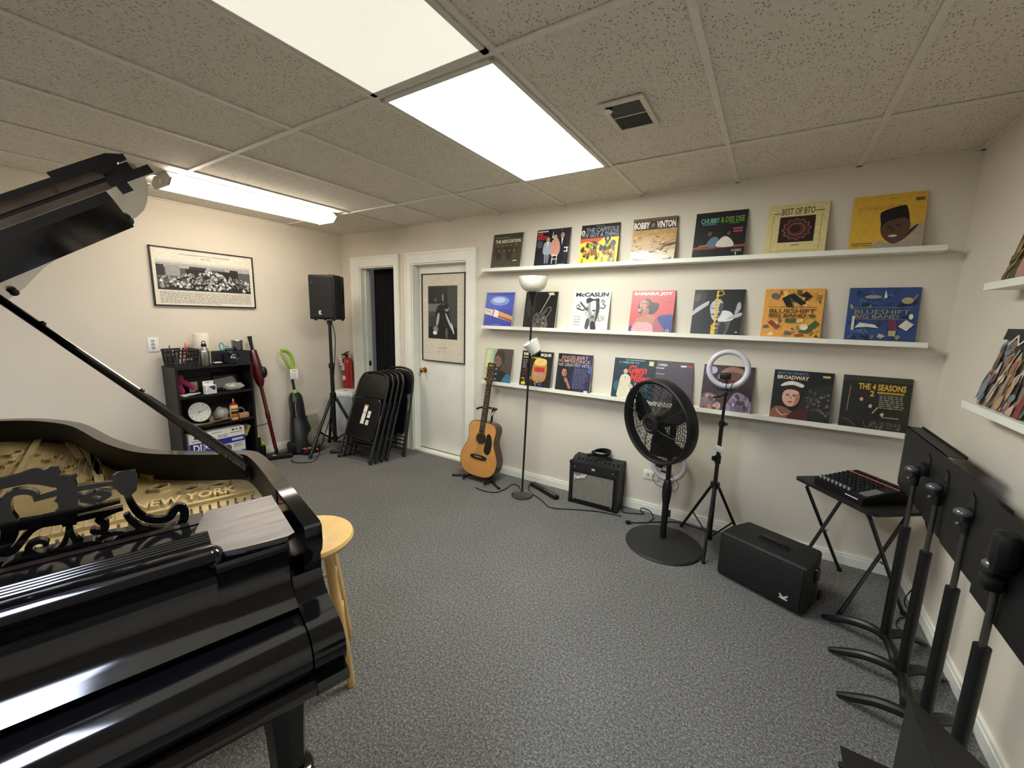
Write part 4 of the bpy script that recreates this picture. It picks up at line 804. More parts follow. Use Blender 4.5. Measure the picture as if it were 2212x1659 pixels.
# lid: hinged on the bass side
LA = math.radians(33.6)
e1 = Vector((0, math.cos(LA), math.sin(LA))); en = Vector((0, -math.sin(LA), math.cos(LA)))
P0 = Vector((0, -W_, 1.0))
lid = [(0.0, -.34), (1.435, -.34), (1.452, -.39), (1.46, -.47), (1.463, -.60), (1.461, -.74), (1.452, -.86), (1.43, -.93), (1.40, -.965), (1.34, -.985), (1.26, -1.02), (1.18, -1.10), (1.12, -1.2), (1.06, -1.36), (1.012, -1.50), (.96, -1.60), (.90, -1.70), (.8, -1.80), (.6, -1.86), (.35, -1.87), (.15, -1.80), (.05, -1.65), (.01, -1.4)]
lm = MB(LAC).ext([(b, a) for a, b in lid], P0, (1, 0, 0), e1, en*.026)
obj('lid', lm, PN, smooth=25)
lf = MB(LAC).box(P0 + e1*.72 + en*.034 + Vector((-.335, 0, 0)), (.012, 1.435, .012), Matrix((Vector((1, 0, 0)), e1, en)).transposed())
lf.ext([(1.30, .0), (1.41, .0), (1.44, -.012), (1.40, -.032), (1.385, -.036), (1.36, -.018), (1.30, -.012)], P0 + en*.05 + Vector((-.33, 0, 0)), e1, en, (-.012, 0, 0))
obj('lid_moulding', lf, PN, smooth=25)
Rl = Matrix((Vector((1, 0, 0)), e1, en)).transposed()
hg = MB(mat('aged_brass', '#5a5144', .3, metal=.8, var=.35, scale=9))
hg.box(P0 + e1*.70 + en*.02 + Vector((-.336, 0, 0)), (.006, 1.36, .018), Rl).box(P0 + e1*.70 + en*-.004 + Vector((-.337, 0, 0)), (.006, 1.39, .014), Rl)
hg.use(mat('screw_dark', '#3a3226', .4, metal=.8))
for k in range(10): hg.cyl(P0+e1*(.12+.13*k)+en*.02+Vector((-.333, 0, 0)), P0+e1*(.12+.13*k)+en*.02+Vector((-.331, 0, 0)), .005, n=8)
obj('hinge', hg, PN, label='aged brass hinge strip')
fw_ = Vector((-1, 0, 0))*math.cos(math.radians(11)) - en*math.sin(math.radians(11))
fl = MB(LAC).ext([(.02, 0), (1.362, 0), (1.372, .195), (.02, .195)], P0 + Vector((-.335, 0, 0)) - en*.012, e1, fw_, en*-.02)
obj('lid_flap', fl, PN, smooth=0)
ll = MB(LAC).box(P0 + e1*1.42 + en*-.002 + Vector((-.338, 0, 0)), (.016, .09, .018), Rl).box(P0 + e1*1.395 + en*-.02 + Vector((-.335, 0, 0)), (.02, .022, .02), Rl)
obj('lid_catch', ll, PN)
bp_ = MB(M['rubber'])
for p in ((1.40, -.90), (.98, -1.45)): bp_.sph(P0+e1*p[0]+Vector((p[1], 0, 0))-en*.006, .014, 10, 6)
obj('bumper', bp_, PN)
# prop stick
a, b = Vector((-.60, -.045, .955)), Vector((-.83, -.608, 1.552))
pr = MB(LAC).tube([a, a.lerp(b, .03), a.lerp(b, .5), a.lerp(b, .97), b], [.014, .017, .013, .010, .007], 10)
d_ = (b-a).normalized(); nn_ = Vector((0, 0, 1)) - d_*d_.z
for k in (.18, .46, .80): pr.sph(a.lerp(b, k) + nn_*.014, .008, 8, 6)
obj('lid_prop', pr, PN)
obj('prop_bracket', MB(LAC).b2(-.66, -.06, .93, -.56, -.035, .975), PN)
# legs
def pleg(x, y):
    m = MB(LAC).lathe([(.078, .671), (.082, .64), (.066, .615), (.06, .60), (.058, .55), (.047, .40), (.043, .30), (.041, .27)], (x, y, 0), n=8, cap=True)
    m.lathe([(.04, .272), (.056, .266), (.06, .255), (.056, .244), (.045, .24), (.058, .232), (.063, .22), (.058, .208), (.044, .203), (.048, .19), (.056, .17), (.056, .12), (.05, .08), (.036, .06), (.03, .05)], (x, y, 0), n=20)
    lg = obj('leg', m, PN, smooth=30)
    cs = MB(M['brass']).cyl((x-.012, y, .03), (x+.012, y, .03), .03, n=16).cyl((x, y, .03), (x, y, .055), .018, n=12); obj('caster', cs, lg)
pleg(-.09, -.086); pleg(-.09, -W_+.11); pleg(-1.45, -.95)
# pedal lyre
ly = MB(LAC).b2(-.24, -.85, .12, -.18, -.60, .19).cyl((-.21, -.80, .19), (-.21, -.77, .70), .018).cyl((-.21, -.65, .19), (-.21, -.68, .70), .018)
lyo = obj('pedal_lyre', ly, PN)
for k in (-.79, -.66): obj('pedal', MB(M['brass']).rbox((-.12, k, .13), (.13, .03, .01), .004), lyo)

# ---------------------------------------------------------------- wooden stool tucked under the piano's treble side
WD = mat('blond_wood', '#dfb878', .35, var=.14, scale=7, coat=.3)
ST = thing('wooden_stool', 'blond wooden round stool beside the black grand piano', 'stool', (2.934, -2.30, 0))
obj('seat', MB(WD).lathe([(0, .575), (.15, .575), (.168, .585), (.173, .598), (.168, .611), (.155, .615), (0, .615)], n=40), ST)
feet = [(.191, .036), (-.035, .191)]
f4 = [Vector((.191, .036)), Vector((-.036, .191)), Vector((-.191, -.036)), Vector((.036, -.191))]
lp = []
for f in f4:
    t_ = f*.52; a, b = Vector((f.x, f.y, 0)), Vector((t_.x, t_.y, .577)); lp.append((a, b))
    m = MB(WD).tube([a, a.lerp(b, .1), a.lerp(b, .55), b], [.0145, .017, .021, .017], 12)
    obj('leg', m, ST)
for i in range(4):
    for k in ((.30 if i % 2 else .38), (.62 if i % 2 else .70)):
        a = lp[i][0].lerp(lp[i][1], k); b = lp[(i+1) % 4][0].lerp(lp[(i+1) % 4][1], k)
        obj('rung', MB(WD).tube([a, a.lerp(b, .5), b], [.008, .0105, .008], 8), ST)
# ---------------------------------------------------------------- bookcase and what is on it
BK = mat('black_laminate', '#100e0e', .45, var=.2, scale=20)
BC = thing('bookcase', 'low black four-tier bookcase crowded with odds and ends', 'bookcase', (0, 0, 0))
bx0, bx1, by0, by1 = .02, .285, -1.815, -1.215
obj('side_panel', MB(BK).b2(bx0, by0, 0, bx1, by0+.018, .988), BC)
obj('side_panel', MB(BK).b2(bx0, by1-.018, 0, bx1, by1, .988), BC)
obj('back_panel', MB(BK).b2(bx0, by0, .03, bx0+.006, by1, .988), BC)
obj('top_panel', MB(BK).b2(bx0, by0-.003, .988, bx1+.003, by1+.003, 1.006), BC)
SHZ = [.755, .482, .06]
for z in SHZ: obj('shelf', MB(BK).b2(bx0+.006, by0+.018, z-.018, bx1-.004, by1-.018, z), BC)
def on(name, label, cat, mb, loc=(0, 0, 0), rot=None, group=None, **k):
    return tag(obj(name, mb, loc=loc, rot=rot, **k), label, cat, group)
# black crate with pens
CR = thing('plastic_crate', 'black plastic crate holding pens on the left end of the bookcase', 'crate', (.155, -1.718, 1.0062), RZ(3))
def crate(t, x, y, h, flare=.012):
    m = MB(M['blackm'])
    m.b2(-x, -y, 0, x, y, .005)
    for (p, q) in (((-x, -y), (x, -y)), ((x, -y), (x, y)), ((x, y), (-x, y)), ((-x, y), (-x, -y))):
        a, b = Vector(p), Vector(q); d = b-a; n_ = max(4, int(d.length/.028))
        nn = Vector((d.y, -d.x)).normalized()
        for i in range(n_+1):
            c = a + d*i/n_; m.tube([(c.x, c.y, .003), (c.x+nn.x*flare, c.y+nn.y*flare, h)], .0045, 5)
        for z in (.004, .03, h*.55, h*.8):
            f = flare*z/h; m.tube([(a.x+nn.x*f, a.y+nn.y*f, z), (b.x+nn.x*f, b.y+nn.y*f, z)], .0055, 5)
        m.tube([(a.x+nn.x*flare, a.y+nn.y*flare, h), (b.x+nn.x*flare, b.y+nn.y*flare, h)], .008, 6)
    obj('basket', m, t)
crate(CR, .09, .085, .14)
fmk = MB(M['white'])
for y_, z_, r_ in ((.005, .06, .013), (.035, .06, .012), (.002, .022, .007), (.03, .024, .009), (.058, .024, .008)):
    fmk.sph((.082, y_, z_), (.006, r_, r_), 10, 6)
fmk.use(mat('lime_label', '#b7b93a', .5)).b2(.082, -.02, .10, .087, .03, .115)
obj('contents', fmk, CR, label='white tubs and a lime label seen through the crate')
for i, (y, x, tx_, ty, c, l, nm) in enumerate([(-.085, .03, .01, -.03, '#6b4a36', .17, 'brown pen'), (-.02, 0, -.02, .03, '#d9d7d0', .155, 'white pen'), (.0, .03, .0, .05, '#c9c6be', .15, 'silver pen'), (.012, .01, .01, .03, '#e2604f', .185, 'red marker'), (.03, .0, .02, .03, '#d8413a', .16, 'short red marker')]):
    b = Vector((.145+x*.4, -1.715+y*.6, 1.0165)); t_ = b + Vector((tx_, ty, l))
    m = MB(mat('pen_'+c[1:], c, .35)).cyl(b, b.lerp(t_, .82), .0045, n=8).cyl(b.lerp(t_, .82), t_, .0055, .0035, n=8)
    on('pen', nm + ' standing in the black crate on the bookcase', 'pen', m)
# bottle
WB = thing('water_bottle', 'brushed steel water bottle with a black cap beside the crate', 'bottle', (.247, -1.578, 1.0062))
obj('body', MB(M['steel']).lathe([(0, 0), (.034, 0), (.036, .004), (.036, .12), (.033, .135), (.02, .155), (.017, .162), (.017, .168), (0, .168)]), WB)
cp = MB(M['black']).lathe([(.019, .166), (.02, .170), (.02, .185), (.012, .192), (0, .192)]).torus((0, 0, .2), .013, .0035, RY(90), N=16, n=6); obj('cap', cp, WB)
# paper towels
PT_ = thing('paper_towel_roll', 'white paper towel roll standing on the bookcase behind the steel bottle', 'paper towel', (.12, -1.545, 1.0062))
obj('roll', MB(mat('paper_white', '#e5ddcb', .9, var=.05, bump=.3, bscale=90)).lathe([(.02, 0), (.058, 0), (.060, .003), (.060, .270), (.058, .274), (.022, .274)]), PT_)
obj('core', MB(mat('cardboard', '#8c7350', .8)).lathe([(.021, .001), (.021, .2742), (.019, .2742), (.019, .001)]), PT_)
# second crate with scissors and a tumbler
CB = thing('plastic_crate', 'dark blue-black basket behind the mug on the right end of the bookcase', 'crate', (.115, -1.318, 1.0062), RZ(0))
mm = MB(mat('navy_plastic', '#191b2b', .5))
for sx, sy, hx, hy in ((0, -.13, .07, .003), (0, .13, .07, .003), (-.07, 0, .003, .13), (.07, 0, .003, .13)): mm.b2(sx-hx, sy-hy, 0, sx+hx, sy+hy, .105)
mm.b2(-.07, -.13, 0, .07, .13, .004); obj('basket', mm, CB)
TL = mat('teal_plastic', '#3d9c9b', .35)
scs = MB(TL).torus((.125, -1.39, 1.155), .026, .006, RY(80) @ Matrix.Diagonal((1.3, .7, 1)), N=18, n=6).torus((.135, -1.355, 1.14), .02, .0055, RY(60), N=18, n=6).use(M['steel']).tube([(.125, -1.385, 1.125), (.125, -1.37, 1.03)], .004, 5).tube([(.132, -1.36, 1.12), (.127, -1.375, 1.03)], .004, 5)
on('scissors', 'teal handled scissors standing in the dark basket', 'scissors', scs)
on('tape_dispenser', 'small dark tape dispenser lying across the dark basket', 'tape', MB(mat('slate_plastic', '#26323a', .5)).rbox((.16, -1.345, 1.126), (.05, .06, .03), .008))
on('steel_tumbler', 'shiny steel tumbler standing in the dark basket', 'tumbler', MB(M['steel']).lathe([(0, .012), (.040, .012), (.043, .02), (.048, .20), (.05, .207), (.048, .21), (.045, .20), (.04, .03), (0, .03)], (.115, -1.255, 1.0)))
MG = thing('coffee_mug', 'black mug with white lettering and a crown at the bookcase front', 'mug', (.240, -1.378, 1.0062), RZ(12))
mg = MB(mat('black_glaze', '#15151c', .2)).lathe([(0, 0), (.041, 0), (.046, .006), (.0495, .108), (.048, .110)]).use(M['white']).lathe([(.048, .110), (.0445, .107), (.042, .012), (0, .01)], cap=False)
obj('body', mg, MG)
obj('handle', MB(mat('black_glaze', '#15151c', .2)).tube(smooth_path([(-.004, .046, .092), (-.004, .07, .09), (-.004, .084, .062), (-.004, .07, .03), (-.004, .044, .025)], 4), .0065, 8), MG)
# lettering wrapped on the mug: flat on a tangent patch
lt = MB(ink('#e8e8e4'))
def wrap(mb0):
    mb0.v = [((.0503*math.cos(v[1]/.046)), .0503*math.sin(v[1]/.046), v[2]*1.1) for v in mb0.v]
wt = MB(ink('#e8e8e4')).text('King', (0.044, 0, 0), (0, 1, 0), (0, 0, 1), -.024, .04, .016, .068, shear=.2)
for k in range(3): wt.add([(0.044, -.014+.009*k, .074), (.044, -.006+.009*k, .074), (.044, -.010+.009*k, .082)], [(0, 1, 2)])
for k in range(5): wt.add([(0.044, .022+.006*(k % 2), .018+.016*k), (.044, .03+.006*(k % 2), .018+.016*k), (.044, .03+.006*(k % 2), .022+.016*k), (.044, .022+.006*(k % 2), .022+.016*k)], [(0, 1, 2, 3)])
wrap(wt); obj('lettering', wt, MG, smooth=0)
on('card_stack', 'small stack of white cards on a black case in front of the paper towels', 'cards', MB(M['black']).rbox((.24, -1.482, 1.0145), (.055, .075, .016), .004).use(M['white']).b2(.215, -1.51, 1.0226, .262, -1.455, 1.028))
# upper compartment
z = SHZ[0]+.0004
pk = MB(mat('magenta_fleece', '#8a1f50', .9, var=.2, scale=30, bump=.4, bscale=120))
pk.tube(smooth_path([(.2, -1.755, z+.02), (.21, -1.765, z+.09), (.20, -1.755, z+.15), (.19, -1.74, z+.165)], 4), [.022+.006*math.sin(i) for i in range(13)], 8)
pk.tube(smooth_path([(.205, -1.755, z+.13), (.22, -1.71, z+.095), (.235, -1.672, z+.06)], 4), .021, 8)
on('winter_glove', 'magenta glove slumped at the left of the upper bookcase shelf', 'glove', pk)
on('notepad', 'small tan notepad standing at the back of the upper bookcase shelf', 'notepad', MB(mat('kraft_tan', '#a89c80', .8)).box((.15, -1.65, z+.052), (.012, .065, .10), RY(-10)))
pb = thing('product_box', 'small white and navy hanging product box on the upper bookcase shelf', 'box', (.252, -1.565, z), RZ(8))
obj('carton', MB(M['white']).b2(-.02, -.044, 0, .02, .044, .075).b2(-.021, -.044, .075, -.0195, .044, .112), pb)
pg = MB(ink('#2b2f55')).poly([(.0204, -.02, .068), (.0204, .038, .068), (.0204, .036, .032), (.0204, .02, .03)]).use(ink('#c9c9cc')).poly([(.0203, -.04, .005), (.0203, .04, .005), (.0203, .04, .028), (.0203, -.02, .06), (.0203, -.04, .03)]).use(ink('#3a3a40')).poly([(-.0192, -.02, .096), (-.0192, .008, .096), (-.0192, .008, .1), (-.0192, -.02, .1)])
obj('printed_face', pg, pb, smooth=0)
rr = random.Random(4)
def crumple(name, label, cat, m_, c, r, n=2, amp=.25):
    bm = bmesh.new(); bmesh.ops.create_icosphere(bm, subdivisions=3, radius=1); q = random.Random(len(label))
    dirs = [Vector((q.gauss(0, 1), q.gauss(0, 1), q.gauss(0, 1))).normalized() for _ in range(26)]
    for v in bm.verts:
        d = v.co.normalized(); k = 1-amp*.5+amp*max((d.dot(x) for x in dirs))**9*1.2 + q.uniform(-.03, .03)
        v.co = Vector((d.x*r[0]*k, d.y*r[1]*k, max(-r[2], d.z*r[2]*k)))
    bm.verts.ensure_lookup_table(); mb = MB(m_); mb.add([v.co + Vector(c) for v in bm.verts], [[v.index for v in f.verts] for f in bm.faces]); bm.free()
    return on(name, label, cat, mb, smooth=60)
crumple('clear_plastic_bag', 'crumpled grey plastic bag of bits on the right of the upper bookcase shelf', 'bag', mat('grey_film', '#a3a098', .25, var=.35, scale=40), (.215, -1.36, z+.034), (.045, .075, .032), amp=.4)
on('notebook', 'grey notebook leaning behind the plastic bag on the upper bookcase shelf', 'notebook', MB(mat('notebook_grey', '#8f8c84', .8)).box((.115, -1.385, z+.066), (.10, .17, .010), RX(8) @ RY(42)))
on('dark_folder', 'dark folder propped behind the grey notebook', 'folder', MB(mat('folder_dark', '#2a2523', .6)).box((.050, -1.36, z+.104), (.10, .19, .01), RX(-6) @ RY(62)))
on('loose_papers', 'loose white papers lying at the front left of the upper bookcase shelf', 'paper', MB(mat('paper_sheet', '#d8d2c6', .8)).box((.235, -1.735, z+.006), (.07, .09, .010), RZ(14)).box((.245, -1.69, z+.014), (.06, .1, .004), RZ(30)))
on('cable_bundle', 'tangle of dark cables behind the product box', 'cable', MB(M['rubber']).tube(smooth_path([(.2, -1.72, z+.012), (.23, -1.66, z+.02), (.19, -1.6, z+.014), (.22, -1.52, z+.03), (.17, -1.47, z+.012), (.22, -1.42, z+.012), (.15, -1.60, z+.026), (.21, -1.66, z+.010)], 5), .0065, 6))
# middle compartment
z = SHZ[1]+.0004
CK = thing('wall_clock', 'round white wall clock leaning inside the bookcase', 'clock', (.225, -1.65, z+.115), RZ(90) @ RX(-14))
CK.scale = (.76, .76, .76)
obj('case', MB(M['black']).lathe([(.118, -.02), (.124, -.012), (.124, .012), (.118, .018), (.112, .012), (.112, .004), (0, .004)], R=RX(90), n=44), CK)
obj('dial', MB(mat('dial_white', '#d6d4ca', .5)).lathe([(0, .0055), (.1115, .0055), (.1115, .004)], R=RX(90), n=44), CK)
nm = MB(ink('#3c3c3a'))
for h in range(1, 13):
    a = PI/2 - h*PI/6 ; cx_, cz_ = .088*math.cos(a), .088*math.sin(a); w_ = .014 if h > 9 else .008
    nm.text(str(h), (0, -.0062, 0), (1, 0, 0), (0, 0, 1), cx_-w_/2, cz_-.0075, cx_+w_/2, cz_+.0075, bold=.01)
obj('numerals', nm, CK, smooth=0)
hd = MB(M['black'])
for a, l, w_ in ((math.radians(232), .06, .005), (math.radians(18), .09, .0035)):
    d = Vector((math.cos(a), 0, math.sin(a))); p = Vector((-d.z, 0, d.x))*w_/2; b = Vector((0, -.0075, 0))
    hd.poly([b-d*.012-p, b+d*l-p*.4, b+d*l+p*.4, b-d*.012+p])
    hd.poly([b-d*.012+p, b+d*l+p*.4, b+d*l-p*.4, b-d*.012-p])
hd.cyl((0, -.006, 0), (0, -.009, 0), .005, n=12)
obj('hands', hd, CK, smooth=0)
on('folded_cloth', 'folded lavender cloth under the left side of the clock', 'cloth', MB(mat('lavender_cloth', '#7f83ad', .9, var=.15, scale=60)).rbox((.2, -1.735, z+.011), (.12, .10, .02), .008, RZ(8)))
on('index_cards', 'small pile of cream cards just right of the clock', 'cards', MB(mat('cream_card', '#b9b39c', .8)).rbox((.16, -1.545, z+.028), (.05, .05, .054), .003, RZ(10)))
on('wooden_ruler', 'long wooden stick lying along the front of the middle bookcase shelf', 'stick', MB(mat('ruler_wood', '#8a6a48', .6)).box((.262, -1.53, z+.017), (.016, .30, .007), RX(4)))
on('pen_tray', 'jumble of pens and clips at the left front of the middle bookcase shelf', 'pens', MB(M['white']).box((.25, -1.65, z+.007), (.012, .13, .011), RZ(-8)).use(M['steel']).box((.235, -1.69, z+.007), (.014, .09, .012), RZ(14)).use(mat('pen_brown', '#6b4a36', .4)).box((.266, -1.62, z+.006), (.010, .09, .010), RZ(4)))
crumple('cloth_bundle', 'crumpled grey cloth bundle between the clock and the glue bottle', 'cloth', mat('grey_rag', '#9a9892', .9, var=.25, scale=60), (.19, -1.475, z+.062), (.055, .055, .060), amp=.35)
GL = thing('glue_bottle', 'cream glue bottle with a red cap and red label in the bookcase', 'bottle', (.247, -1.387, z))
g_ = MB(mat('cream_plastic', '#d9c189', .4)).lathe([(0, 0), (.031, 0), (.034, .006), (.034, .125), (.03, .137), (0, .137)], n=24)
obj('body', g_, GL)
lb = MB(ink('#a83a24'))
for z0_, z1_, c in ((.025, .045, '#b8402c'), (.045, .056, '#c98a35'), (.056, .085, '#3a1c16'), (.085, .094, '#d9cfb8'), (.094, .108, '#8f3a26')):
    lb.use(ink(c)); n_ = 8
    for i in range(n_):
        a0, a1 = math.radians(-65+i*130/n_), math.radians(-65+(i+1)*130/n_)
        lb.add([(.0345*math.cos(a0), .0345*math.sin(a0), z0_), (.0345*math.cos(a1), .0345*math.sin(a1), z0_), (.0345*math.cos(a1), .0345*math.sin(a1), z1_), (.0345*math.cos(a0), .0345*math.sin(a0), z1_)], [(0, 1, 2, 3)])
obj('wrap_label', lb, GL)
obj('cap', MB(M['red']).lathe([(.026, .137), (.024, .15), (.012, .158), (.009, .172)]).use(mat('clear_tip', '#c99a92', .3)).lathe([(.009, .172), (.006, .19), (.003, .198), (0, .198)]), GL)
on('wood_block', 'small pale wood block with a knot beside the glue bottle', 'block', MB(mat('pine', '#a8865a', .6, var=.2, scale=15)).rbox((.235, -1.305, z+.024), (.04, .085, .046), .002))
on('cable_coil', 'pale cable coil behind the wood block', 'cable', MB(mat('pale_cable', '#8f98a0', .5)).torus((.12, -1.28, z+.045), .035, .005, RY(70), N=24, n=6).torus((.13, -1.275, z+.043), .03, .005, RY(50), N=24, n=6))
# paper cup carton
z = SHZ[2]+.0004
DX = thing('carton', 'white and blue paper cup carton on the lower bookcase shelf', 'box', (.16, -1.465, z-.152), None)
DZ = .062-.063
z = .0604
DX.location = (.155, -1.5425, z)
cw, ch, cdp = .2225, .353, .11
wht = mat('carton_white', '#d9d8d2', .6, var=.03)
obj('carton_body', MB(wht).rbox((0, 0, ch/2), (2*cdp, 2*cw, ch), .003), DX)
pr_ = MB(ink('#24348f')); xx = cdp+.0004; exx, eyy, oo = Vector((0, 1, 0)), Vector((0, 0, 1)), Vector((cdp+.0006, 0, 0))
pr_.poly([(xx, -cw+.003, .03), (xx, cw-.003, .03), (xx, cw-.003, .268), (xx, -cw+.003, .268)])
pr_.use(ink('#d9d8d2')).poly([(xx+.0002, .02, .10), (xx+.0002, cw-.004, .125), (xx+.0002, cw-.004, .21), (xx+.0002, .045, .21)])
pr_.use(ink('#2f6a5c')).poly([(xx+.0002, .03, .06), (xx+.0002, cw-.003, .06), (xx+.0002, cw-.003, .115)])
pr_.use(ink('#3a3a3c')).poly([(xx+.0004, .065+.038*math.cos(i*PI/10), .168+.034*math.sin(i*PI/10)) for i in range(20)])
pr_.use(ink('#5a5a5e')).poly([(xx+.0006, .065+.032*math.cos(i*PI/10), .178+.02*math.sin(i*PI/10)) for i in range(20)])
o2 = Vector((xx+.0006, 0, 0))
pr_.use(ink('#efefec')).text('DI', o2, exx, eyy, -.193, .190, -.132, .258, bold=.03)
for a in range(4):
    c_, s_ = math.cos(PI/4+a*PI/2), math.sin(PI/4+a*PI/2); cy, cz = -.094+.021*c_, .224+.021*s_
    pr_.poly([(xx+.0008, cy+.019*math.cos(i*PI/8)*c_-.010*math.sin(i*PI/8)*s_, cz+.019*math.cos(i*PI/8)*s_+.010*math.sin(i*PI/8)*c_) for i in range(16)])
pr_.use(ink('#24348f'))
for a in range(4):
    c_, s_ = math.cos(PI/4+a*PI/2), math.sin(PI/4+a*PI/2); cy, cz = -.094+.024*c_, .224+.024*s_
    pr_.poly([(xx+.001, cy+.014*math.cos(i*PI/8)*c_-.005*math.sin(i*PI/8)*s_, cz+.014*math.cos(i*PI/8)*s_+.005*math.sin(i*PI/8)*c_) for i in range(16)])
pr_.use(ink('#efefec')).text('IE', o2, exx, eyy, -.05, .190, -.005, .258, bold=.03)
pr_.use(ink('#c9cbe0')).poly([(xx+.0008, .11, .228), (xx+.0008, .205, .228), (xx+.0008, .205, .25), (xx+.0008, .11, .25)])
pr_.use(ink('#4a4a4c')).text('DIXIE', o2, -exx, -eyy, -.075, -.305, .0, -.278, bold=.0)
pr_.use(ink('#55585c'))
for cy, cz, r_ in ((-.165, .318, .016), (.125, .332, .010), (.155, .332, .007), (.19, .332, .010)): pr_.poly([(xx+.0005, cy+r_*1.3*math.cos(i*PI/8), cz+r_*math.sin(i*PI/8)) for i in range(16)])
pr_.use(ink('#8d8d8c'))
for y0_, y1_, z_ in ((-.2, -.12, .285), (.10, .2, .302), (.12, .2, .19), (.12, .19, .177), (.12, .2, .163), (-.05, .03, .33)): pr_.poly([(xx+.0005, y0_, z_), (xx+.0005, y1_, z_), (xx+.0005, y1_, z_+.007), (xx+.0005, y0_, z_+.007)])
obj('printed_face', pr_, DX, smooth=0)
fpo = MB(mat('flap_tan', '#8d7d55', .8)).box((.09, cw+.02, ch*.86), (.12, .003, .10), RX(-24)); obj('flap', fpo, DX)

# ---------------------------------------------------------------- red stick vacuum, leaning on the wall
VR = mat('dark_red_enamel', '#4d0a0d', .28, var=.08, coat=.4)
SV = thing('stick_vacuum', 'dark red stick vacuum leaning on the wall beside the bookcase', 'vacuum', (.27, -1.03, 0))
a, b = Vector((-.02, .0, .05)), Vector((-.205, -.088, 1.24))
P = lambda k: a.lerp(b, k)
obj('tube', MB(VR).tube([P(.04), P(.30), P(.31), P(.36), P(.37), P(.62)], [.017, .017, .021, .021, .017, .017], 12), SV)
obj('motor_body', MB(VR).tube([P(.58), P(.62), P(.66), P(.74), P(.80), P(.885), P(.89)], [.022, .04, .047, .05, .044, .034, .02], 14).use(M['black']).sph(P(.70)+Vector((.03, .04, 0)), (.03, .035, .06), 10, 8), SV)
obj('grip', MB(M['black']).tube([P(.86), P(.93), P(.96), P(1.0)], [.015, .015, .016, .022], 10), SV)
obj('cleaner_head', MB(M['black']).rbox((.0, .012, .028), (.10, .25, .05), .018, RZ(-28)).cyl((-.03, .0, .04), (-.02, .0, .10), .018, .016).use(mat('yellow_sticker', '#d9cf3a', .5)).box((.03, -.05, .054), (.016, .034, .002), RZ(-28)), SV)
cord('vacuum_cord', [(.16, -1.205, .33), (.10, -1.12, .335), (.06, -1.02, .33), (.05, -.95, .34)], .004, M['rubber'], 'black cord hanging between the bookcase and the red stick vacuum')
# yellow and black tool tower
TT = thing('tool_rack', 'black tool rack with neon yellow handles beside the bookcase', 'rack', (.10, -1.150, 0))
obj('case', MB(M['black']).rbox((0, -.015, .115), (.10, .085, .225), .008), TT)
obj('pocket', MB(M['black']).rbox((0, .05, .065), (.09, .043, .13), .008), TT)
for k, (x, y, z_) in enumerate([(.02, -.045, .285), (.03, -.028, .262), (.035, -.012, .245), (.03, .01, .225), (.02, .04, .165), (.03, .056, .15)]):
    obj('handle', MB(mat('neon_yellow', '#c9d82e', .4)).sph((x, y, z_), (.012, .012, .018), 10, 7).cyl((x, y, z_-.06), (x, y, z_), .007, n=8), TT)
# carpet cleaner
GR = mat('lime_green_plastic', '#8db82a', .35, var=.05)
DG = mat('charcoal_plastic', '#17181b', .38, var=.1)
CC = thing('carpet_cleaner', 'upright charcoal carpet cleaner with a lime green handle', 'carpet cleaner', (.215, -.755, 0))
bd = MB(DG)
secs = [(.02, .10, .13, .05), (.10, .10, .12, .045), (.22, .085, .105, .02), (.33, .07, .085, -.005), (.40, .06, .072, -.02), (.52, .058, .07, -.035), (.60, .05, .062, -.045), (.635, .03, .04, -.05)]
vs = []; n = 16
for z_, rx, ry, cx_ in secs:
    for k in range(n):
        t_ = 2*PI*k/n; c_, s_ = math.cos(t_), math.sin(t_); vs.append((cx_+rx*math.copysign(abs(c_)**.7, c_), ry*math.copysign(abs(s_)**.7, s_), z_))
fs = [(i*n+k, i*n+(k+1) % n, (i+1)*n+(k+1) % n, (i+1)*n+k) for i in range(len(secs)-1) for k in range(n)] + [tuple(range(n))[::-1], tuple((len(secs)-1)*n+k for k in range(n))]
bd.add(vs, fs); bd.rbox((.0, -.062, .47), (.07, .03, .18), .014); bd.box((.052, .03, .375), (.012, .07, .012))
obj('body', bd, CC)
obj('neck', MB(GR).cyl((-.05, .0, .625), (-.058, .0, .665), .026, .024).use(M['black']).cyl((-.058, 0, .66), (-.085, .0, .79), .014), CC)
obj('handle', MB(GR).tube(smooth_path([(-.083, .005, .77), (-.092, .015, .86), (-.10, .025, .95), (-.105, .01, 1.03), (-.105, -.035, 1.078), (-.10, -.09, 1.085)], 4), .018, 10).tube(smooth_path([(-.10, -.09, 1.085), (-.09, -.085, 1.03), (-.085, -.06, .97), (-.088, -.02, .905), (-.088, .005, .875)], 4), .011, 8), CC)
tg = MB(M['white']).rbox((-.05, .005, .835), (.003, .075, .105), .001, RZ(-30)).use(ink('#7a4a86')).box((-.048, .005, .872), (.0032, .045, .006), RZ(-30)).use(ink('#a9a9b0'))
for k in range(4): tg.box((-.048, .005, .80+.016*k), (.0032, .05-.008*(k % 2), .004), RZ(-30))
obj('tag', tg, CC, label='white paper tag')
lg_ = MB(ink('#c9cbd0')).text('BISSELL', (.026, -.056, .47), (0, 0, 1), (-.6, -.8, 0), -.07, -.011, .07, .011, depth=.0006, bold=.02)
obj('lettering', lg_, CC, smooth=0)
gl = bpy.data.materials.new('clear_tank'); gl.use_nodes = True; b = gl.node_tree.nodes['Principled BSDF']
b.inputs['Base Color'].default_value = lin('#b3aaa0'); b.inputs['Roughness'].default_value = .12; b.inputs['Transmission Weight'].default_value = .75; b.inputs['IOR'].default_value = 1.2
obj('water_tank', MB(gl).sph((.10, .10, .13), (.125, .10, .105), 20, 12), CC, label='clear plastic tank')
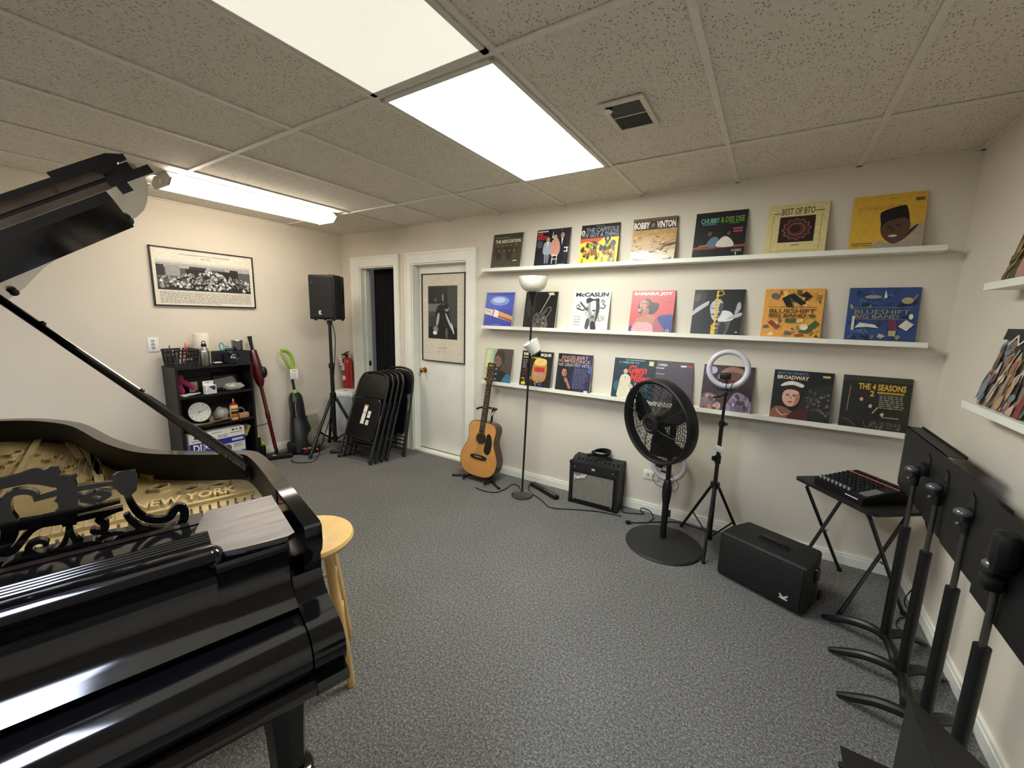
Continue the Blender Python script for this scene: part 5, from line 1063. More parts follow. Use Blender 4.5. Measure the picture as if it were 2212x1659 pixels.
obj('tank_lid', MB(mat('olive_clear', '#56662f', .4)).sph((.07, .10, .20), (.07, .055, .04), 14, 8), CC)
obj('foot', MB(DG).rbox((.11, .02, .035), (.20, .20, .05), .018).use(mat('hot_red', '#d0483a', .5)).rbox((.17, -.055, .066), (.04, .035, .014), .005).use(GR).rbox((.185, -.01, .066), (.03, .035, .014), .005).use(mat('pink', '#d98a8a', .5)).sph((.205, .06, .04), .012, 8, 6), CC)
for y in (-.135, .115): obj('wheel', MB(M['black']).cyl((.04, y, .072), (.04, y+.028, .072), .07, n=24), CC)

# ---------------------------------------------------------------- loudspeaker on a tripod
def k_logo(m, o, ex, ey, s):
    m.text('K', o, ex, ey, 0, 0, s, s*1.25, bold=.05)
def loudspeaker(name, label, loc, rot):
    """cabinet: local z up, -y is the grille, 0.28 wide, 0.449 high, 0.27 deep, origin at bottom centre"""
    t = thing(name, label, 'loudspeaker', loc, rot)
    pl = [(-.14, -.12), (.14, -.12), (.14, .0), (.095, .145), (-.095, .145), (-.14, .0)]
    bm = bmesh.new()
    lo = [bm.verts.new((p[0], p[1], .008)) for p in pl]; hi = [bm.verts.new((p[0], p[1], .449)) for p in pl]
    bm.faces.new(lo[::-1]); bm.faces.new(hi)
    for i in range(6): bm.faces.new((lo[i], lo[(i+1) % 6], hi[(i+1) % 6], hi[i]))
    bmesh.ops.bevel(bm, geom=bm.edges[:], offset=.012, segments=3, profile=.5, affect='EDGES'); bm.verts.ensure_lookup_table()
    m = MB(M['blackm']); m.add([v.co.copy() for v in bm.verts], [[v.index for v in f.verts] for f in bm.faces]); bm.free()
    obj('cabinet', m, t, smooth=40)
    g = []
    for i in range(17): x = -.125+.25*i/16; g.append((x, -.128 - .012*(1-(x/.125)**2)))
    gm = MB(mat('grille_cloth', '#0c0c0d', .75, var=.3, scale=300, bump=.6, bscale=600))
    gm.ext([(p[0], p[1]) for p in g] + [(.125, -.112), (-.125, -.112)], (0, 0, .03), (1, 0, 0), (0, 1, 0), (0, 0, .395)); obj('grille', gm, t, smooth=40)
    return t
LS = loudspeaker('loudspeaker', 'black loudspeaker raised on the tripod stand in the far corner', (.507, -.536, 1.412), RZ(24))
lm_ = MB(ink('#d6d6d2')); k_logo(lm_, (-.02, -.1425, .055), (1, 0, 0), (0, 0, 1), .034); lm_.use(ink('#6a6a6a')).text('QSC', (-.10, -.1405, .365), (.99, -.1, 0), (0, 0, 1), 0, 0, .035, .009, depth=.002)
obj('emblem', lm_, LS, smooth=0)
ft = MB(M['rubber'])
for x in (-.1, .1): ft.cyl((x, -.08, -.004), (x, -.08, .01), .014).cyl((x, .08, -.004), (x, .08, .01), .014)
obj('feet', ft, LS)
hx = MB(M['black']).rbox((.137, .03, .25), (.012, .05, .16), .006).rbox((.05, 0, .453), (.02, .10, .014), .006); obj('handle', hx, LS)
SS = thing('speaker_stand', 'black tripod stand carrying the loudspeaker', 'speaker stand', (.507, -.536, 0))
obj('pole', MB(M['blackmetal']).cyl((0, 0, .10), (0, 0, .93), .021).cyl((0, 0, .90), (0, 0, 1.40), .0165), SS)
for z0_, z1_, r_ in ((.555, .605, .033), (.91, .96, .03), (.12, .16, .028), (1.37, 1.412, .028)): obj('collar', MB(M['black']).cyl((0, 0, z0_), (0, 0, z1_), r_), SS)
for q in (((.03, -.02, .63), (.05, .05, .05), .01), ((.035, -.01, .935), (.03, .03, .03), .008)): obj('clamp_knob', MB(M['black']).rbox(*q), SS)
LEGA = [math.radians(a) for a in (-82.5, 37, 157)]
for a in LEGA:
    d = Vector((math.cos(a), math.sin(a), 0)); R_ = .325
    lg = MB(M['blackmetal']).cyl(d*.03+Vector((0, 0, .585)), d*R_+Vector((0, 0, .016)), .0155).use(M['rubber']).cyl(d*(R_-.02)+Vector((0, 0, .045)), d*R_+Vector((0, 0, .012)), .0185)
    obj('leg', lg, SS)
    obj('brace', MB(M['blackmetal']).cyl(d*.02+Vector((0, 0, .13)), d*(R_*.62)+Vector((0, 0, .26)), .009), SS)
cord('speaker_cable', [(.565, -.555, 1.405), (.61, -.55, 1.25), (.60, -.56, 1.0), (.585, -.58, .75), (.60, -.61, .55), (.62, -.66, .40), (.635, -.76, .2), (.64, -.84, .02), (.62, -.951, .008), (.52, -1.01, .008), (.43, -.985, .008)], .0045, M['rubber'], 'black cable running down the tripod stand to the carpet')

# ---------------------------------------------------------------- fire extinguisher, trash can
FE = thing('fire_extinguisher', 'red fire extinguisher with an inspection tag on the corner wall', 'fire extinguisher', (.125, -.075, .60))
obj('cylinder', MB(M['red']).lathe([(0, 0), (.056, 0), (.062, .008), (.062, .30), (.055, .34), (.03, .365), (.02, .37), (0, .37)], n=28), FE)
obj('valve', MB(M['black']).cyl((0, 0, .37), (0, 0, .40), .017).rbox((.02, -.02, .42), (.03, .10, .012), .004, RZ(20) @ RX(14)).rbox((.02, -.02, .40), (.028, .09, .010), .004, RZ(20)).tube(smooth_path([(0, -.01, .39), (-.06, -.03, .39), (-.075, -.035, .33), (-.06, -.03, .2), (-.055, -.03, .12)], 4), .008, 8), FE)
lb = MB(ink('#c9c4bc')).b2(-.02, -.066, .215, .035, -.0605, .30).use(ink('#5a5550')).b2(-.03, -.0655, .19, .038, -.060, .214).use(ink('#d8d4cc')).b2(-.005, -.0655, .10, .045, -.060, .15)
obj('data_label', lb, FE, smooth=0)
it = MB(M['white']).box((-.012, -.078, .335), (.055, .002, .12), RY(-8)).use(ink('#c0504a')).box((-.012, -.0795, .335), (.05, .001, .012), RY(-8)).use(ink('#9a968f')).box((-.012, -.0795, .37), (.038, .001, .02), RY(-8)).box((-.012, -.0795, .3), (.038, .001, .02), RY(-8))
obj('inspection_tag', it, FE, label='white hanging inspection tag', smooth=0)
obj('bracket', MB(M['steel']).b2(-.03, .061, .1, .03, .0745, .3), FE)
TC = thing('trash_can', 'white lidded trash can behind the tripod and folding chairs', 'trash can', (.33, -.235, 0), RZ(20))
secs = [(.02, .105, .085), (.55, .135, .11)]
m = MB(mat('bin_plastic', '#b9bcc2', .4, var=.04)); m.add([(sx*r1, sy*r2, z_) for z_, r1, r2 in secs for sx, sy in ((-1, -1), (1, -1), (1, 1), (-1, 1))], [(0, 1, 5, 4), (1, 2, 6, 5), (2, 3, 7, 6), (3, 0, 4, 7), (3, 2, 1, 0), (4, 5, 6, 7)])
obj('bin', m, TC)
obj('lid', MB(M['white']).rbox((0, 0, .572), (.285, .235, .045), .012).rbox((0, -.01, .597), (.25, .19, .03), .014).use(ink('#8f8f8f')).cyl((0.02, -.06, .612), (0.02, -.06, .6135), .02, n=18), TC)
for sx in (-1, 1):
    for sy in (-1, 1): obj('caster', MB(M['black']).sph((sx*.08, sy*.06, .016), .016, 8, 6), TC)

# ---------------------------------------------------------------- folding chairs
FM = M['blackmetal']
def folding_chair(label, loc, rot, group=None):
    t = thing('folding_chair', label, 'folding chair', loc, rot, group)
    w_ = .225
    # local: x across, z up along the folded chair, y thickness
    fp = smooth_path([(-w_, 0, .0), (-w_*.97, 0, .35), (-w_*.93, 0, .74), (-w_*.86, 0, .85), (-w_*.62, 0, .915), (0, 0, .935), (w_*.62, 0, .915), (w_*.86, 0, .85), (w_*.93, 0, .74), (w_*.97, 0, .35), (w_, 0, .0)], 4)
    obj('front_frame', MB(FM).tube(fp, .0115, 8), t)
    rp = [(-w_*.84, .013, .015), (-w_*.86, .012, .30), (-w_*.86, .012, .5)]
    obj('rear_leg', MB(FM).tube(rp, .010, 8), t); obj('rear_leg', MB(FM).tube([(-p[0], p[1], p[2]) for p in rp], .010, 8), t)
    bp2 = [(-w_*.90, .66), (w_*.90, .66), (w_*.90, .76), (w_*.80, .855), (w_*.58, .902), (0, .918), (-w_*.58, .902), (-w_*.80, .855), (-w_*.90, .76)]
    obj('backrest', MB(FM).ext(bp2, (0, -.004, 0), (1, 0, 0), (0, 0, 1), (0, .008, 0)), t)
    st_ = [(-.19, .25), (-.165, .225), (.165, .225), (.19, .25), (.185, .60), (.15, .645), (-.15, .645), (-.185, .60)]
    s = MB(FM).ext(st_, (0, -.016, 0), (1, 0, 0), (0, 0, 1), (0, .010, 0))
    s.tube([(p[0], -.012, p[1]) for p in st_], .0065, 6, closed=True)
    obj('seat', s, t)
    for z_, yy in ((.12, 0), (.20, 0), (.07, .013), (.16, .012)): obj('crossbar', MB(FM).cyl((-w_*.97, yy, z_), (w_*.97, yy, z_), .007, n=8), t)
    for sx in (-1, 1): obj('foot_cap', MB(M['rubber']).cyl((sx*w_, 0, -.004), (sx*w_, 0, .02), .0145, n=10).cyl((sx*w_*.84, .012, .008), (sx*w_*.84, .012, .03), .012, n=10), t)
    return t
tilt = 21
for i in range(4):
    t = folding_chair(['folded black metal chair with white stickers, front of the leaning stack', 'folded black metal chair second from the front of the leaning stack', 'folded black metal chair third from the front of the leaning stack', 'folded black metal chair at the back of the leaning stack'][i],
        (.955 + .012*i, -.632 + .058*i, .0065), RZ(5) @ RX(-tilt), 'folding chairs leaning by the doorway')
    if i == 0:
        s_ = MB(ink('#e6e2da')).box((-.005, -.0178, .48), (.048, .002, .20), RY(4)).box((.062, -.0178, .485), (.04, .002, .07), RY(4)).box((.058, -.0178, .40), (.04, .002, .05), RY(4))
        s_.use(ink('#c98a4a')).box((-.002, -.0190, .572), (.046, .001, .014), RY(4)).use(ink('#b0503a')).box((-.005, -.0190, .50), (.046, .001, .008), RY(4)).use(ink('#b9a77a')).box((.062, -.0190, .485), (.014, .001, .02), RY(4)).box((.058, -.0190, .40), (.012, .001, .014), RY(4))
        obj('sticker', s_, t, smooth=0, label='white and orange safety stickers')
folding_chair('folded black metal chair standing apart against the door casing', (1.035, -.255, .0065), RZ(2) @ RX(-12.5), 'folding chairs leaning by the doorway')
tag(obj('dust_pan', MB(M['black']).cyl((.57, -.62, .016), (.66, -.50, .02), .014, .012, 10).sph((.57, -.62, .02), (.03, .02, .018), 10, 6)), 'black tool handle lying under the folding chairs', 'tool')
# ---------------------------------------------------------------- acoustic guitar on a stand
SP = mat('spruce_top', '#c98f4a', .3, var=.1, scale=9, coat=.5)
MH = mat('mahogany_side', '#3a1d12', .3, var=.15, scale=9, coat=.4)
EB = mat('ebony', '#15110f', .45)
GT = thing('acoustic_guitar', 'blond acoustic guitar with black pickguard leaning on its stand', 'guitar', (2.285, -.335, .062), RY(2.6) @ RX(-8.5) @ RZ(2))
half = [(0, 0), (.07, .003), (.135, .022), (.178, .065), (.196, .125), (.193, .18), (.172, .235), (.148, .285), (.137, .325), (.137, .36), (.144, .405), (.144, .44), (.128, .475), (.09, .494), (.045, .499), (0, .50)]
hs = [(v.x, v.y) for v in smooth_path([(a, b, 0) for a, b in half], 3)]
outl = hs + [(-a, b) for a, b in hs[::-1]][1:-1]
m = MB(MH).ext(outl, (0, 0, 0), (1, 0, 0), (0, 0, 1), (0, .105, 0))
obj('back_and_sides', m, GT, smooth=40)
obj('soundboard', MB(SP).ext([(a*.985, .25+(b-.25)*.985) for a, b in outl], (0, -.003, 0), (1, 0, 0), (0, 0, 1), (0, .004, 0)), GT, smooth=0)
obj('binding', MB(mat('binding_brown', '#5a3418', .4)).tube([(a, -.001, b) for a, b in outl], .003, 5, closed=True), GT)
snd = MB(mat('sound_hole', '#120c08', .8)).ext([(.05*math.cos(i*PI/16), .345+.05*math.sin(i*PI/16)) for i in range(32)], (0, -.0042, 0), (1, 0, 0), (0, 0, 1), (0, .001, 0))
snd.use(mat('rosette', '#4a3020', .4)).torus((0, -.0036, .345), .057, .0022, RX(90), N=32, n=5)
obj('sound_hole', snd, GT, smooth=0)
pg = smooth_path([(.052, .352, 0), (.068, .40, 0), (.10, .385, 0), (.118, .33, 0), (.118, .26, 0), (.095, .215, 0), (.06, .222, 0), (.045, .25, 0), (.048, .295, 0)], 4, True)
obj('pickguard', MB(mat('pickguard_black', '#0f0e0e', .2)).ext([(v.x, v.y) for v in pg], (0, -.0055, 0), (1, 0, 0), (0, 0, 1), (0, .0022, 0)), GT)
obj('bridge', MB(EB).ext([(-.085, .165), (-.05, .155), (.05, .155), (.085, .165), (.085, .185), (.05, .195), (-.05, .195), (-.085, .185)], (0, -.012, 0), (1, 0, 0), (0, 0, 1), (0, .009, 0)).use(M['white']).box((0, -.0135, .178), (.075, .003, .003)), GT)
nk = MB(MH).ext([(-.026, .40), (.026, .40), (.0215, .845), (-.0215, .845)], (0, -.004, 0), (1, 0, 0), (0, 0, 1), (0, .018, 0))
obj('neck', nk, GT)
fb_ = MB(EB).ext([(-.027, .40), (.027, .40), (.022, .845), (-.022, .845)], (0, -.010, 0), (1, 0, 0), (0, 0, 1), (0, .0065, 0))
fb_.use(M['steel'])
sl = .645
for k in range(1, 19):
    z_ = .845 - (sl - sl/2**(k/12)); fb_.box((0, -.0108, z_), (.046+.0005*k*.5, .002, .0022))
fb_.use(M['white'])
for k in (3, 5, 7, 9, 12, 15): z_ = .845-(sl-sl/2**((k-.5)/12)); fb_.cyl((0, -.0105, z_), (0, -.0112, z_), .0035, n=8)
obj('fretboard', fb_, GT)
hd = MB(MH).ext([(-.022, .845), (.022, .845), (.036, .875), (.038, 1.025), (.022, 1.035), (0, 1.03), (-.022, 1.035), (-.038, 1.025), (-.036, .875)], (0, -.004, 0), (1, 0, 0), (0, 0, 1), (0, .016, .0))
hd.use(mat('gold_decal', '#d9b02c', .4)).text('Sigma', (0, -.0046, 0), (1, 0, 0), (0, 0, 1), -.022, 1.0, .022, 1.018, bold=.02)
obj('headstock', hd, GT)
for sx in (-1, 1):
    for z_ in (.895, .94, .985): obj('tuner', MB(M['chrome']).cyl((sx*.03, .004, z_), (sx*.05, .004, z_), .004, n=8).sph((sx*.055, .004, z_), (.009, .006, .008), 8, 6).cyl((sx*.025, -.004, z_), (sx*.025, -.012, z_), .004, n=8), GT)
sg = MB(mat('bronze_string', '#b59a62', .35, metal=1))
for i in range(6): x = -.018+.0072*i; sg.tube([(x*1.6, -.014, .178), (x, -.013, .845), (x*.9*(1.3 if abs(x) > .01 else 1), -.008, .9+.03*(i % 3))], .0007, 4)
obj('strings', sg, GT)
GS = thing('guitar_stand', 'black tubular guitar stand holding the acoustic guitar', 'guitar stand', (2.285, -.255, 0))
bm_ = M['blackmetal']
obj('post', MB(bm_).cyl((0, 0.06, .08), (.02, .145, .66), .010), GS)
obj('leg', MB(bm_).tube([(0, .055, .10), (-.10, .0, .022), (-.265, -.09, .010)], .009), GS)
obj('leg', MB(bm_).tube([(0, .055, .10), (.10, .0, .022), (.255, -.09, .010)], .009), GS)
obj('leg', MB(bm_).tube([(0, .05, .10), (0, .11, .05), (0, .155, .010)], .009), GS)
for sx in (-1, 1): obj('foot_cap', MB(M['rubber']).sph((sx*.26, -.09, .0125), .0125, 8, 6), GS)
obj('cradle', MB(bm_).tube([(-.12, -.13, .050), (-.12, -.115, .026), (-.12, .03, .026), (0, .052, .030), (.12, .03, .026), (.12, -.115, .026), (.12, -.13, .050)], .009), GS)
obj('yoke', MB(bm_).tube(smooth_path([(-.075, .02, .655), (-.07, .06, .66), (-.05, .12, .655), (0.02, .14, .65), (.075, .12, .655), (.085, .07, .65), (.08, .03, .61)], 4), .010, 8), GS)

# ---------------------------------------------------------------- floor lamp
FL = thing('floor_lamp', 'black floor lamp with a white bowl shade and a small side reading shade', 'floor lamp', (2.772, -.335, 0))
obj('base', MB(mat('grey_enamel', '#3b3a3c', .18, var=.1, coat=.5)).lathe([(.090, 0), (.092, .008), (.088, .018), (.07, .028), (.03, .036), (.014, .04), (.012, .06), (0, .06)], n=36), FL)
obj('pole', MB(bm_).tube([(0, 0, .04), (.012, .008, .6), (.030, .024, 1.66)], .0085, 10), FL)
SHD = mat('frosted_shade', '#dfdcd0', .35, var=.03)
tl = Matrix.Translation((.030, .024, 1.66))
obj('socket', MB(M['black']).lathe([(.009, 1.58), (.014, 1.60), (.038, 1.69), (.036, 1.695), (0, 1.695)], (.030, .024, 0), n=20), FL)
obj('bowl_shade', MB(SHD).lathe([(.035, 1.688), (.06, 1.695), (.088, 1.716), (.106, 1.75), (.115, 1.792), (.116, 1.803), (.112, 1.803), (.109, 1.79), (.10, 1.752), (.084, 1.722), (.058, 1.702), (0, 1.697)], (.030, .024, 0), n=40), FL, label='white bowl shade')
obj('gooseneck', MB(bm_).tube(smooth_path([(.016, .011, 1.125), (.03, .012, 1.165), (.055, .012, 1.195), (.085, .01, 1.19), (.105, .008, 1.20)], 4), .006, 8).cyl((.016, .011, 1.09), (.016, .011, 1.135), .014, n=10), FL)
RS = RZ(0) @ RY(-28) @ RX(22)
o_ = Vector((.108, .005, 1.205))
obj('small_socket', MB(M['black']).lathe([(.012, -.02), (.026, .0), (.032, .02), (.028, .028), (0, .028)], o_, RS, n=18), FL)
ss = MB(SHD).lathe([(.03, .018), (.046, .03), (.054, .07), (.064, .12), (.062, .12), (.051, .07), (.042, .034), (0, .024)], o_, RS, n=32)
obj('small_shade', ss, FL, label='small white side shade')
blb = MB(M['white']).cyl(o_+RS @ Vector((0, 0, .025)), o_+RS @ Vector((0, 0, .055)), .018, n=14)
hp = [o_ + RS @ Vector((.014*math.cos(k*.9), .014*math.sin(k*.9), .055+.0028*k)) for k in range(24)]
blb.tube(hp, .0055, 6); obj('bulb', blb, FL)
cord('lamp_cord', [(2.71, -.27, .006), (2.66, -.20, .006), (2.59, -.19, .006), (2.59, -.32, .006), (2.56, -.42, .006), (2.47, -.455, .006), (2.36, -.44, .006)], .004, M['rubber'], 'black lamp cord looping on the carpet between lamp and guitar stand')
PS = thing('power_strip', 'black power strip lying on the carpet right of the lamp base', 'power strip', (2.895, -.165, .018), RZ(-24))
obj('housing', MB(M['black']).rbox((0, 0, 0), (.345, .05, .034), .006), PS)
sk = MB(M['white'])
for k in range(5): sk.box((.02+.028*k, -.004, .0175), (.010, .008, .0015))
obj('switch_marks', sk, PS)
cord('extension_cord', [(2.712, -.082, .012), (2.77, -.215, .006), (2.96, -.33, .006), (3.08, -.40, .006), (3.24, -.325, .006), (3.42, -.245, .006), (3.59, -.215, .006)], .004, M['rubber'], 'black cord running across the carpet in front of the guitar amplifier')

# ---------------------------------------------------------------- guitar amplifier
AM = thing('guitar_amplifier', 'small black guitar amplifier with silver grille and script logo', 'amplifier', (3.34, -.2, 0), RZ(2))
TX = mat('black_tolex', '#121213', .6, var=.3, bump=.5, bscale=500)
pf = [(0, .012), (.19, .012), (.19, .372), (.10, .372), (.05, .352), (.0, .352)]
obj('cabinet', MB(TX).ext(pf, (-.2, 0, 0), (0, 1, 0), (0, 0, 1), (.4, 0, 0)), AM, smooth=0)
def guard(*q): obj('corner_guard', MB(M['black']).rbox(*q), AM)
for sx in (-1, 1):
    for z_ in (.022, .345): guard((sx*.19, .012, z_), (.03, .035, .03), .008)
    guard((sx*.19, .178, .36), (.03, .035, .03), .008)

obj('grille', MB(mat('silver_grille_cloth', '#7d7a72', .7, var=.3, scale=160, bump=.5, bscale=300)).b2(-.165, -.004, .045, .165, .004, .272), AM)
fr_ = MB(M['black'])
for q in ((-.178, .03, .178, .045), (-.178, .272, .178, .285), (-.178, .03, -.165, .285), (.165, .03, .178, .285)): fr_.b2(q[0], -.008, q[1], q[2], .004, q[3])
fr_.use(M['chrome'])
for sx in (-1, 1):
    for z_ in (.035, .315): fr_.sph((sx*.155, -.005, z_), .0055, 8, 6)
obj('grille_frame', fr_, AM)
lg = MB(mat('logo_silver', '#e4e2dc', .3)).text('Fender', (-.152, -.0075, .208), Vector((.94, 0, .34)), Vector((-.34, 0, .94)), 0, 0, .115, .036, depth=.003, bold=.03, shear=.35)
lg.text('M', (0, -.0085, 0), (1, 0, 0), (0, 0, 1), -.012, .308, .012, .328, bold=.02)
obj('logo', lg, AM)
cpn = MB(M['blackm']).box((0, .078, .364), (.36, .05, .004), RX(21.8))
obj('control_panel', cpn, AM)
for k in range(9):
    x = -.15+.034*k+(.05 if k > 4 else 0); 
    obj('knob', MB(M['black']).cyl((x, .072, .364), (x, .067, .378), .0085, .007, 10).use(M['white']).box((x, .0655, .3785), (.002, .002, .006)), AM)
hnd = MB(M['rubber']).tube(smooth_path([(-.10, .135, .374), (-.085, .135, .388), (0, .135, .394), (.085, .135, .388), (.10, .135, .374)], 4), .011, 8)
obj('handle', hnd, AM)
cl = MB(M['rubber'])
for k in range(6): cl.torus((3.335+.006*k, -.06-.005*k, .41+.006*k), .058+.003*(k % 3), .005, RZ(10*k) @ RX(8+3*k) @ Matrix.Diagonal((1.15, .55, 1)), N=28, n=6)
tag(obj('coiled_cable', cl), 'black cable coiled on top of the guitar amplifier', 'cable')
cord('amplifier_cord', [(3.555, -.10, .03), (3.58, -.14, .006), (3.66, -.11, .006), (3.72, -.075, .006), (3.685, -.045, .012), (3.70, -.03, .03), (3.76, -.035, .02), (3.80, -.10, .006), (3.79, -.17, .006)], .004, M['rubber'], 'black cord from the amplifier bunched against the baseboard')
FC = thing('fan_cord', 'black fan cord with a plug lying in front of the fan base', 'cord', (0, 0, 0))
obj('cable', MB(M['rubber']).tube(smooth_path([(3.682, -.28, .01), (3.755, -.222, .007), (3.85, -.14, .006), (3.98, -.06, .006), (4.12, -.07, .006), (4.24, -.05, .006)], 6), .0045, 6), FC)
obj('plug', MB(M['black']).rbox((3.665, -.292, .014), (.035, .028, .022), .006, RZ(35)).use(M['chrome']).box((3.643, -.308, .014), (.02, .003, .006), RZ(35)).box((3.648, -.3, .014), (.02, .003, .006), RZ(35)), FC)

# ---------------------------------------------------------------- pedestal fan
FN = thing('pedestal_fan', 'large black pedestal fan with round base in front of the ring light', 'fan', (3.945, -.435, 0))
FP = mat('fan_black', '#0c0c0d', .4, var=.15)
obj('base', MB(mat('fan_base_grey', '#1f1f20', .55, var=.1, bump=.15, bscale=300)).lathe([(.244, 0), (.246, .006), (.238, .016), (.12, .028), (.05, .034), (.03, .036), (0, .036)], n=64), FN)
px_, py_ = -.012, .03
obj('pole', MB(FP).cyl((px_, py_, .03), (px_, py_, .30), .021).cyl((px_, py_, .30), (px_, py_, .62), .016), FN)
obj('collar', MB(FP).lathe([(.021, .28), (.024, .29), (.03, .36), (.03, .40), (.022, .44), (.016, .45)], (px_, py_, 0)).rbox((px_+.03, py_-.01, .22), (.014, .02, .05), .005), FN)
# head: axis
hc = Vector((-.07, -.045, .858)); ax = Vector((-.50, -.83, -.10)).normalized()
ez = ax; ex_ = Vector((0, 0, 1)).cross(ez).normalized(); ey_ = ez.cross(ex_); RH = Matrix((ex_, ey_, ez)).transposed()
hp_ = lambda x, y, z: hc + RH @ Vector((x, y, z))
Rf = .275
obj('rim', MB(FP).lathe([(Rf-.026, .062), (Rf-.010, .072), (Rf, .066), (Rf+.003, .035), (Rf+.003, .005), (Rf, -.008), (Rf-.007, -.01), (Rf-.006, .0), (Rf-.007, .03), (Rf-.016, .056), (Rf-.026, .058)], hc, RH, n=64, cap=False), FN)
gw = MB(FP)
for k in range(15):
    r_ = .066+.0125*k; z_ = .098 - .036*((r_-.066)/(Rf-.09))**2
    gw.tube([hp_(r_*math.cos(i*PI/24), r_*math.sin(i*PI/24), z_) for i in range(48)], .0021, 5, closed=True)
for k in range(8):
    a = 2*PI*k/8+.35; gw.tube([hp_(r_*math.cos(a+.9*(r_-.06)), r_*math.sin(a+.9*(r_-.06)), .0975-.036*((r_-.066)/(Rf-.09))**2) for r_ in (.06, .12, .18, Rf-.022)], .003, 5)
obj('front_grille', gw, FN)
gw = MB(FP)
for k in range(15):
    r_ = .07+.0142*k; z_ = -.085 + .075*((r_-.07)/(Rf-.08))**3
    gw.tube([hp_(r_*math.cos(i*PI/24), r_*math.sin(i*PI/24), z_) for i in range(48)], .0018, 4, closed=True)
for k in range(32):
    a = 2*PI*k/32; gw.tube([hp_(.07*math.cos(a), .07*math.sin(a), -.085), hp_(.2*math.cos(a+.1), .2*math.sin(a+.1), -.067), hp_((Rf-.004)*math.cos(a+.16), (Rf-.004)*math.sin(a+.16), -.008)], .002, 4)
obj('rear_grille', gw, FN)
obj('badge', MB(FP).lathe([(.068, .088), (.066, .10), (.05, .106), (.046, .102), (0, .102)], hc, RH, n=32).use(mat('badge_grey', '#3a3a3c', .4)).torus(hp_(0, 0, .103), .044, .003, RH, N=32, n=6).text('LASKO', hp_(0, 0, .1035), RH @ Vector((1, 0, 0)), RH @ Vector((0, 1, 0)), -.022, -.006, .022, .006, bold=.02), FN)
for k in range(3):
    a0 = 2*PI*k/3+.45; vs = []; fs = []
    for i in range(9):
        t_ = i/8; r_ = .04+t_*(Rf-.075)
        for j in range(7):
            s_ = j/6; w_ = .75+.35*t_; a = a0 + (s_-.5)*w_ + .35*t_; vs.append(hp_(r_*math.cos(a), r_*math.sin(a), .035-.07*s_*(.6+.4*t_)))
    for i in range(8):
        for j in range(6): fs.append((i*7+j, i*7+j+1, i*7+8+j, i*7+7+j))
    n0 = len(vs); vs2 = [v - ax*.003 for v in vs]
    m = MB(FP); m.add(vs + vs2, fs + [tuple(q+n0 for q in f[::-1]) for f in fs]); obj('blade', m, FN, smooth=60)
obj('motor', MB(FP).lathe([(.03, -.16), (.055, -.15), (.062, -.09), (.05, -.06), (.045, .04), (0, .05)], hc, RH, n=24).tube([hp_(0, 0, -.12), Vector((px_, py_, .70)), Vector((px_, py_, .60))], .022, 10), FN)

# ---------------------------------------------------------------- ring lights
RW = mat('ring_diffuser', '#c3c3cb', .4, var=.02)
RLt = thing('ring_light', 'white ring light on a tall black tripod right of the fan', 'ring light', (4.207, -.325, 0))
obj('pole', MB(bm_).cyl((0, 0, .085), (0, 0, .45), .0135).cyl((0, 0, .44), (0, 0, .86), .0125).cyl((0, 0, .85), (.004, 0, 1.04), .009), RLt)
for z0_, z1_, r_ in ((.435, .47, .028), (.845, .875, .018), (.60, .65, .018), (.075, .10, .02)): obj('collar', MB(M['black']).cyl((0, 0, z0_), (0, 0, z1_), r_), RLt)
for q in (((.024, 0, .862), (.02, .02, .016), .005), ((-.024, -.01, .63), (.022, .02, .03), .006)): obj('clamp_knob', MB(M['black']).rbox(*q), RLt)
hub = Vector((0, 0, .452))
for tip in ((-.005, -.195, .008), (-.205, .215, .008), (.19, .20, .008)):
    tip = Vector(tip); d = Vector((tip.x, tip.y, 0)).normalized()
    obj('leg', MB(bm_).cyl(hub+d*.02, tip, .0095).use(M['rubber']).sph(tip+Vector((0, 0, .003)), .0115, 8, 6), RLt)
    mid = (hub+d*.02).lerp(tip, .62); obj('brace', MB(bm_).cyl(Vector((0, 0, .09))+d*.012, mid, .0055), RLt)
Rr = RZ(5) @ RX(90-6)
rc = Vector((.004, -.02, 1.208))
obj('ring', MB(RW).torus(rc, .105, .0165, Rr @ Matrix.Diagonal((1, 1, .6)), N=56, n=12), RLt)
obj('phone_clip', MB(M['black']).rbox((-.006, -.03, 1.165), (.062, .02, .04), .006).cyl((.0, -.025, 1.09), (.0, -.025, 1.15), .006).tube([(0.0, -.03, 1.05), (-.035, -.05, 1.035), (-.06, -.06, 1.03)], .006, 6).sph((.004, 0, 1.05), .014, 10, 7), RLt)
wire = MB(M['rubber'])
for k in range(5): wire.torus(rc+Vector((-.04+.02*k, -.002, -.102)), .03+.004*(k % 2), .0022, RZ(-15+12*k) @ RX(70+8*k) @ RY(30), N=20, n=5)
obj('wire', wire, RLt)
obj('dimmer', MB(M['white']).rbox((.002, -.022, .70), (.055, .022, .035), .004, RY(18)), RLt, label='white inline switch box')
R2_ = thing('ring_light', 'small white ring light low on the wall behind the fan pole', 'ring light', (3.868, -.06, .437))
obj('ring', MB(RW).torus((0, 0, 0), .1135, .0165, RX(84) @ Matrix.Diagonal((1, 1, .6)), N=56, n=12).use(M['black']).torus((0, .011, 0), .118, .006, RX(84), N=56, n=6), R2_)
obj('phone_clip', MB(M['black']).rbox((-.058, -.02, -.01), (.055, .022, .042), .006, RY(14)).tube([(-.03, -.018, -.012), (.0, -.018, -.03), (.01, -.018, -.08)], .005, 6).rbox((-.02, -.01, -.062), (.06, .018, .014), .004, RY(8)), R2_)
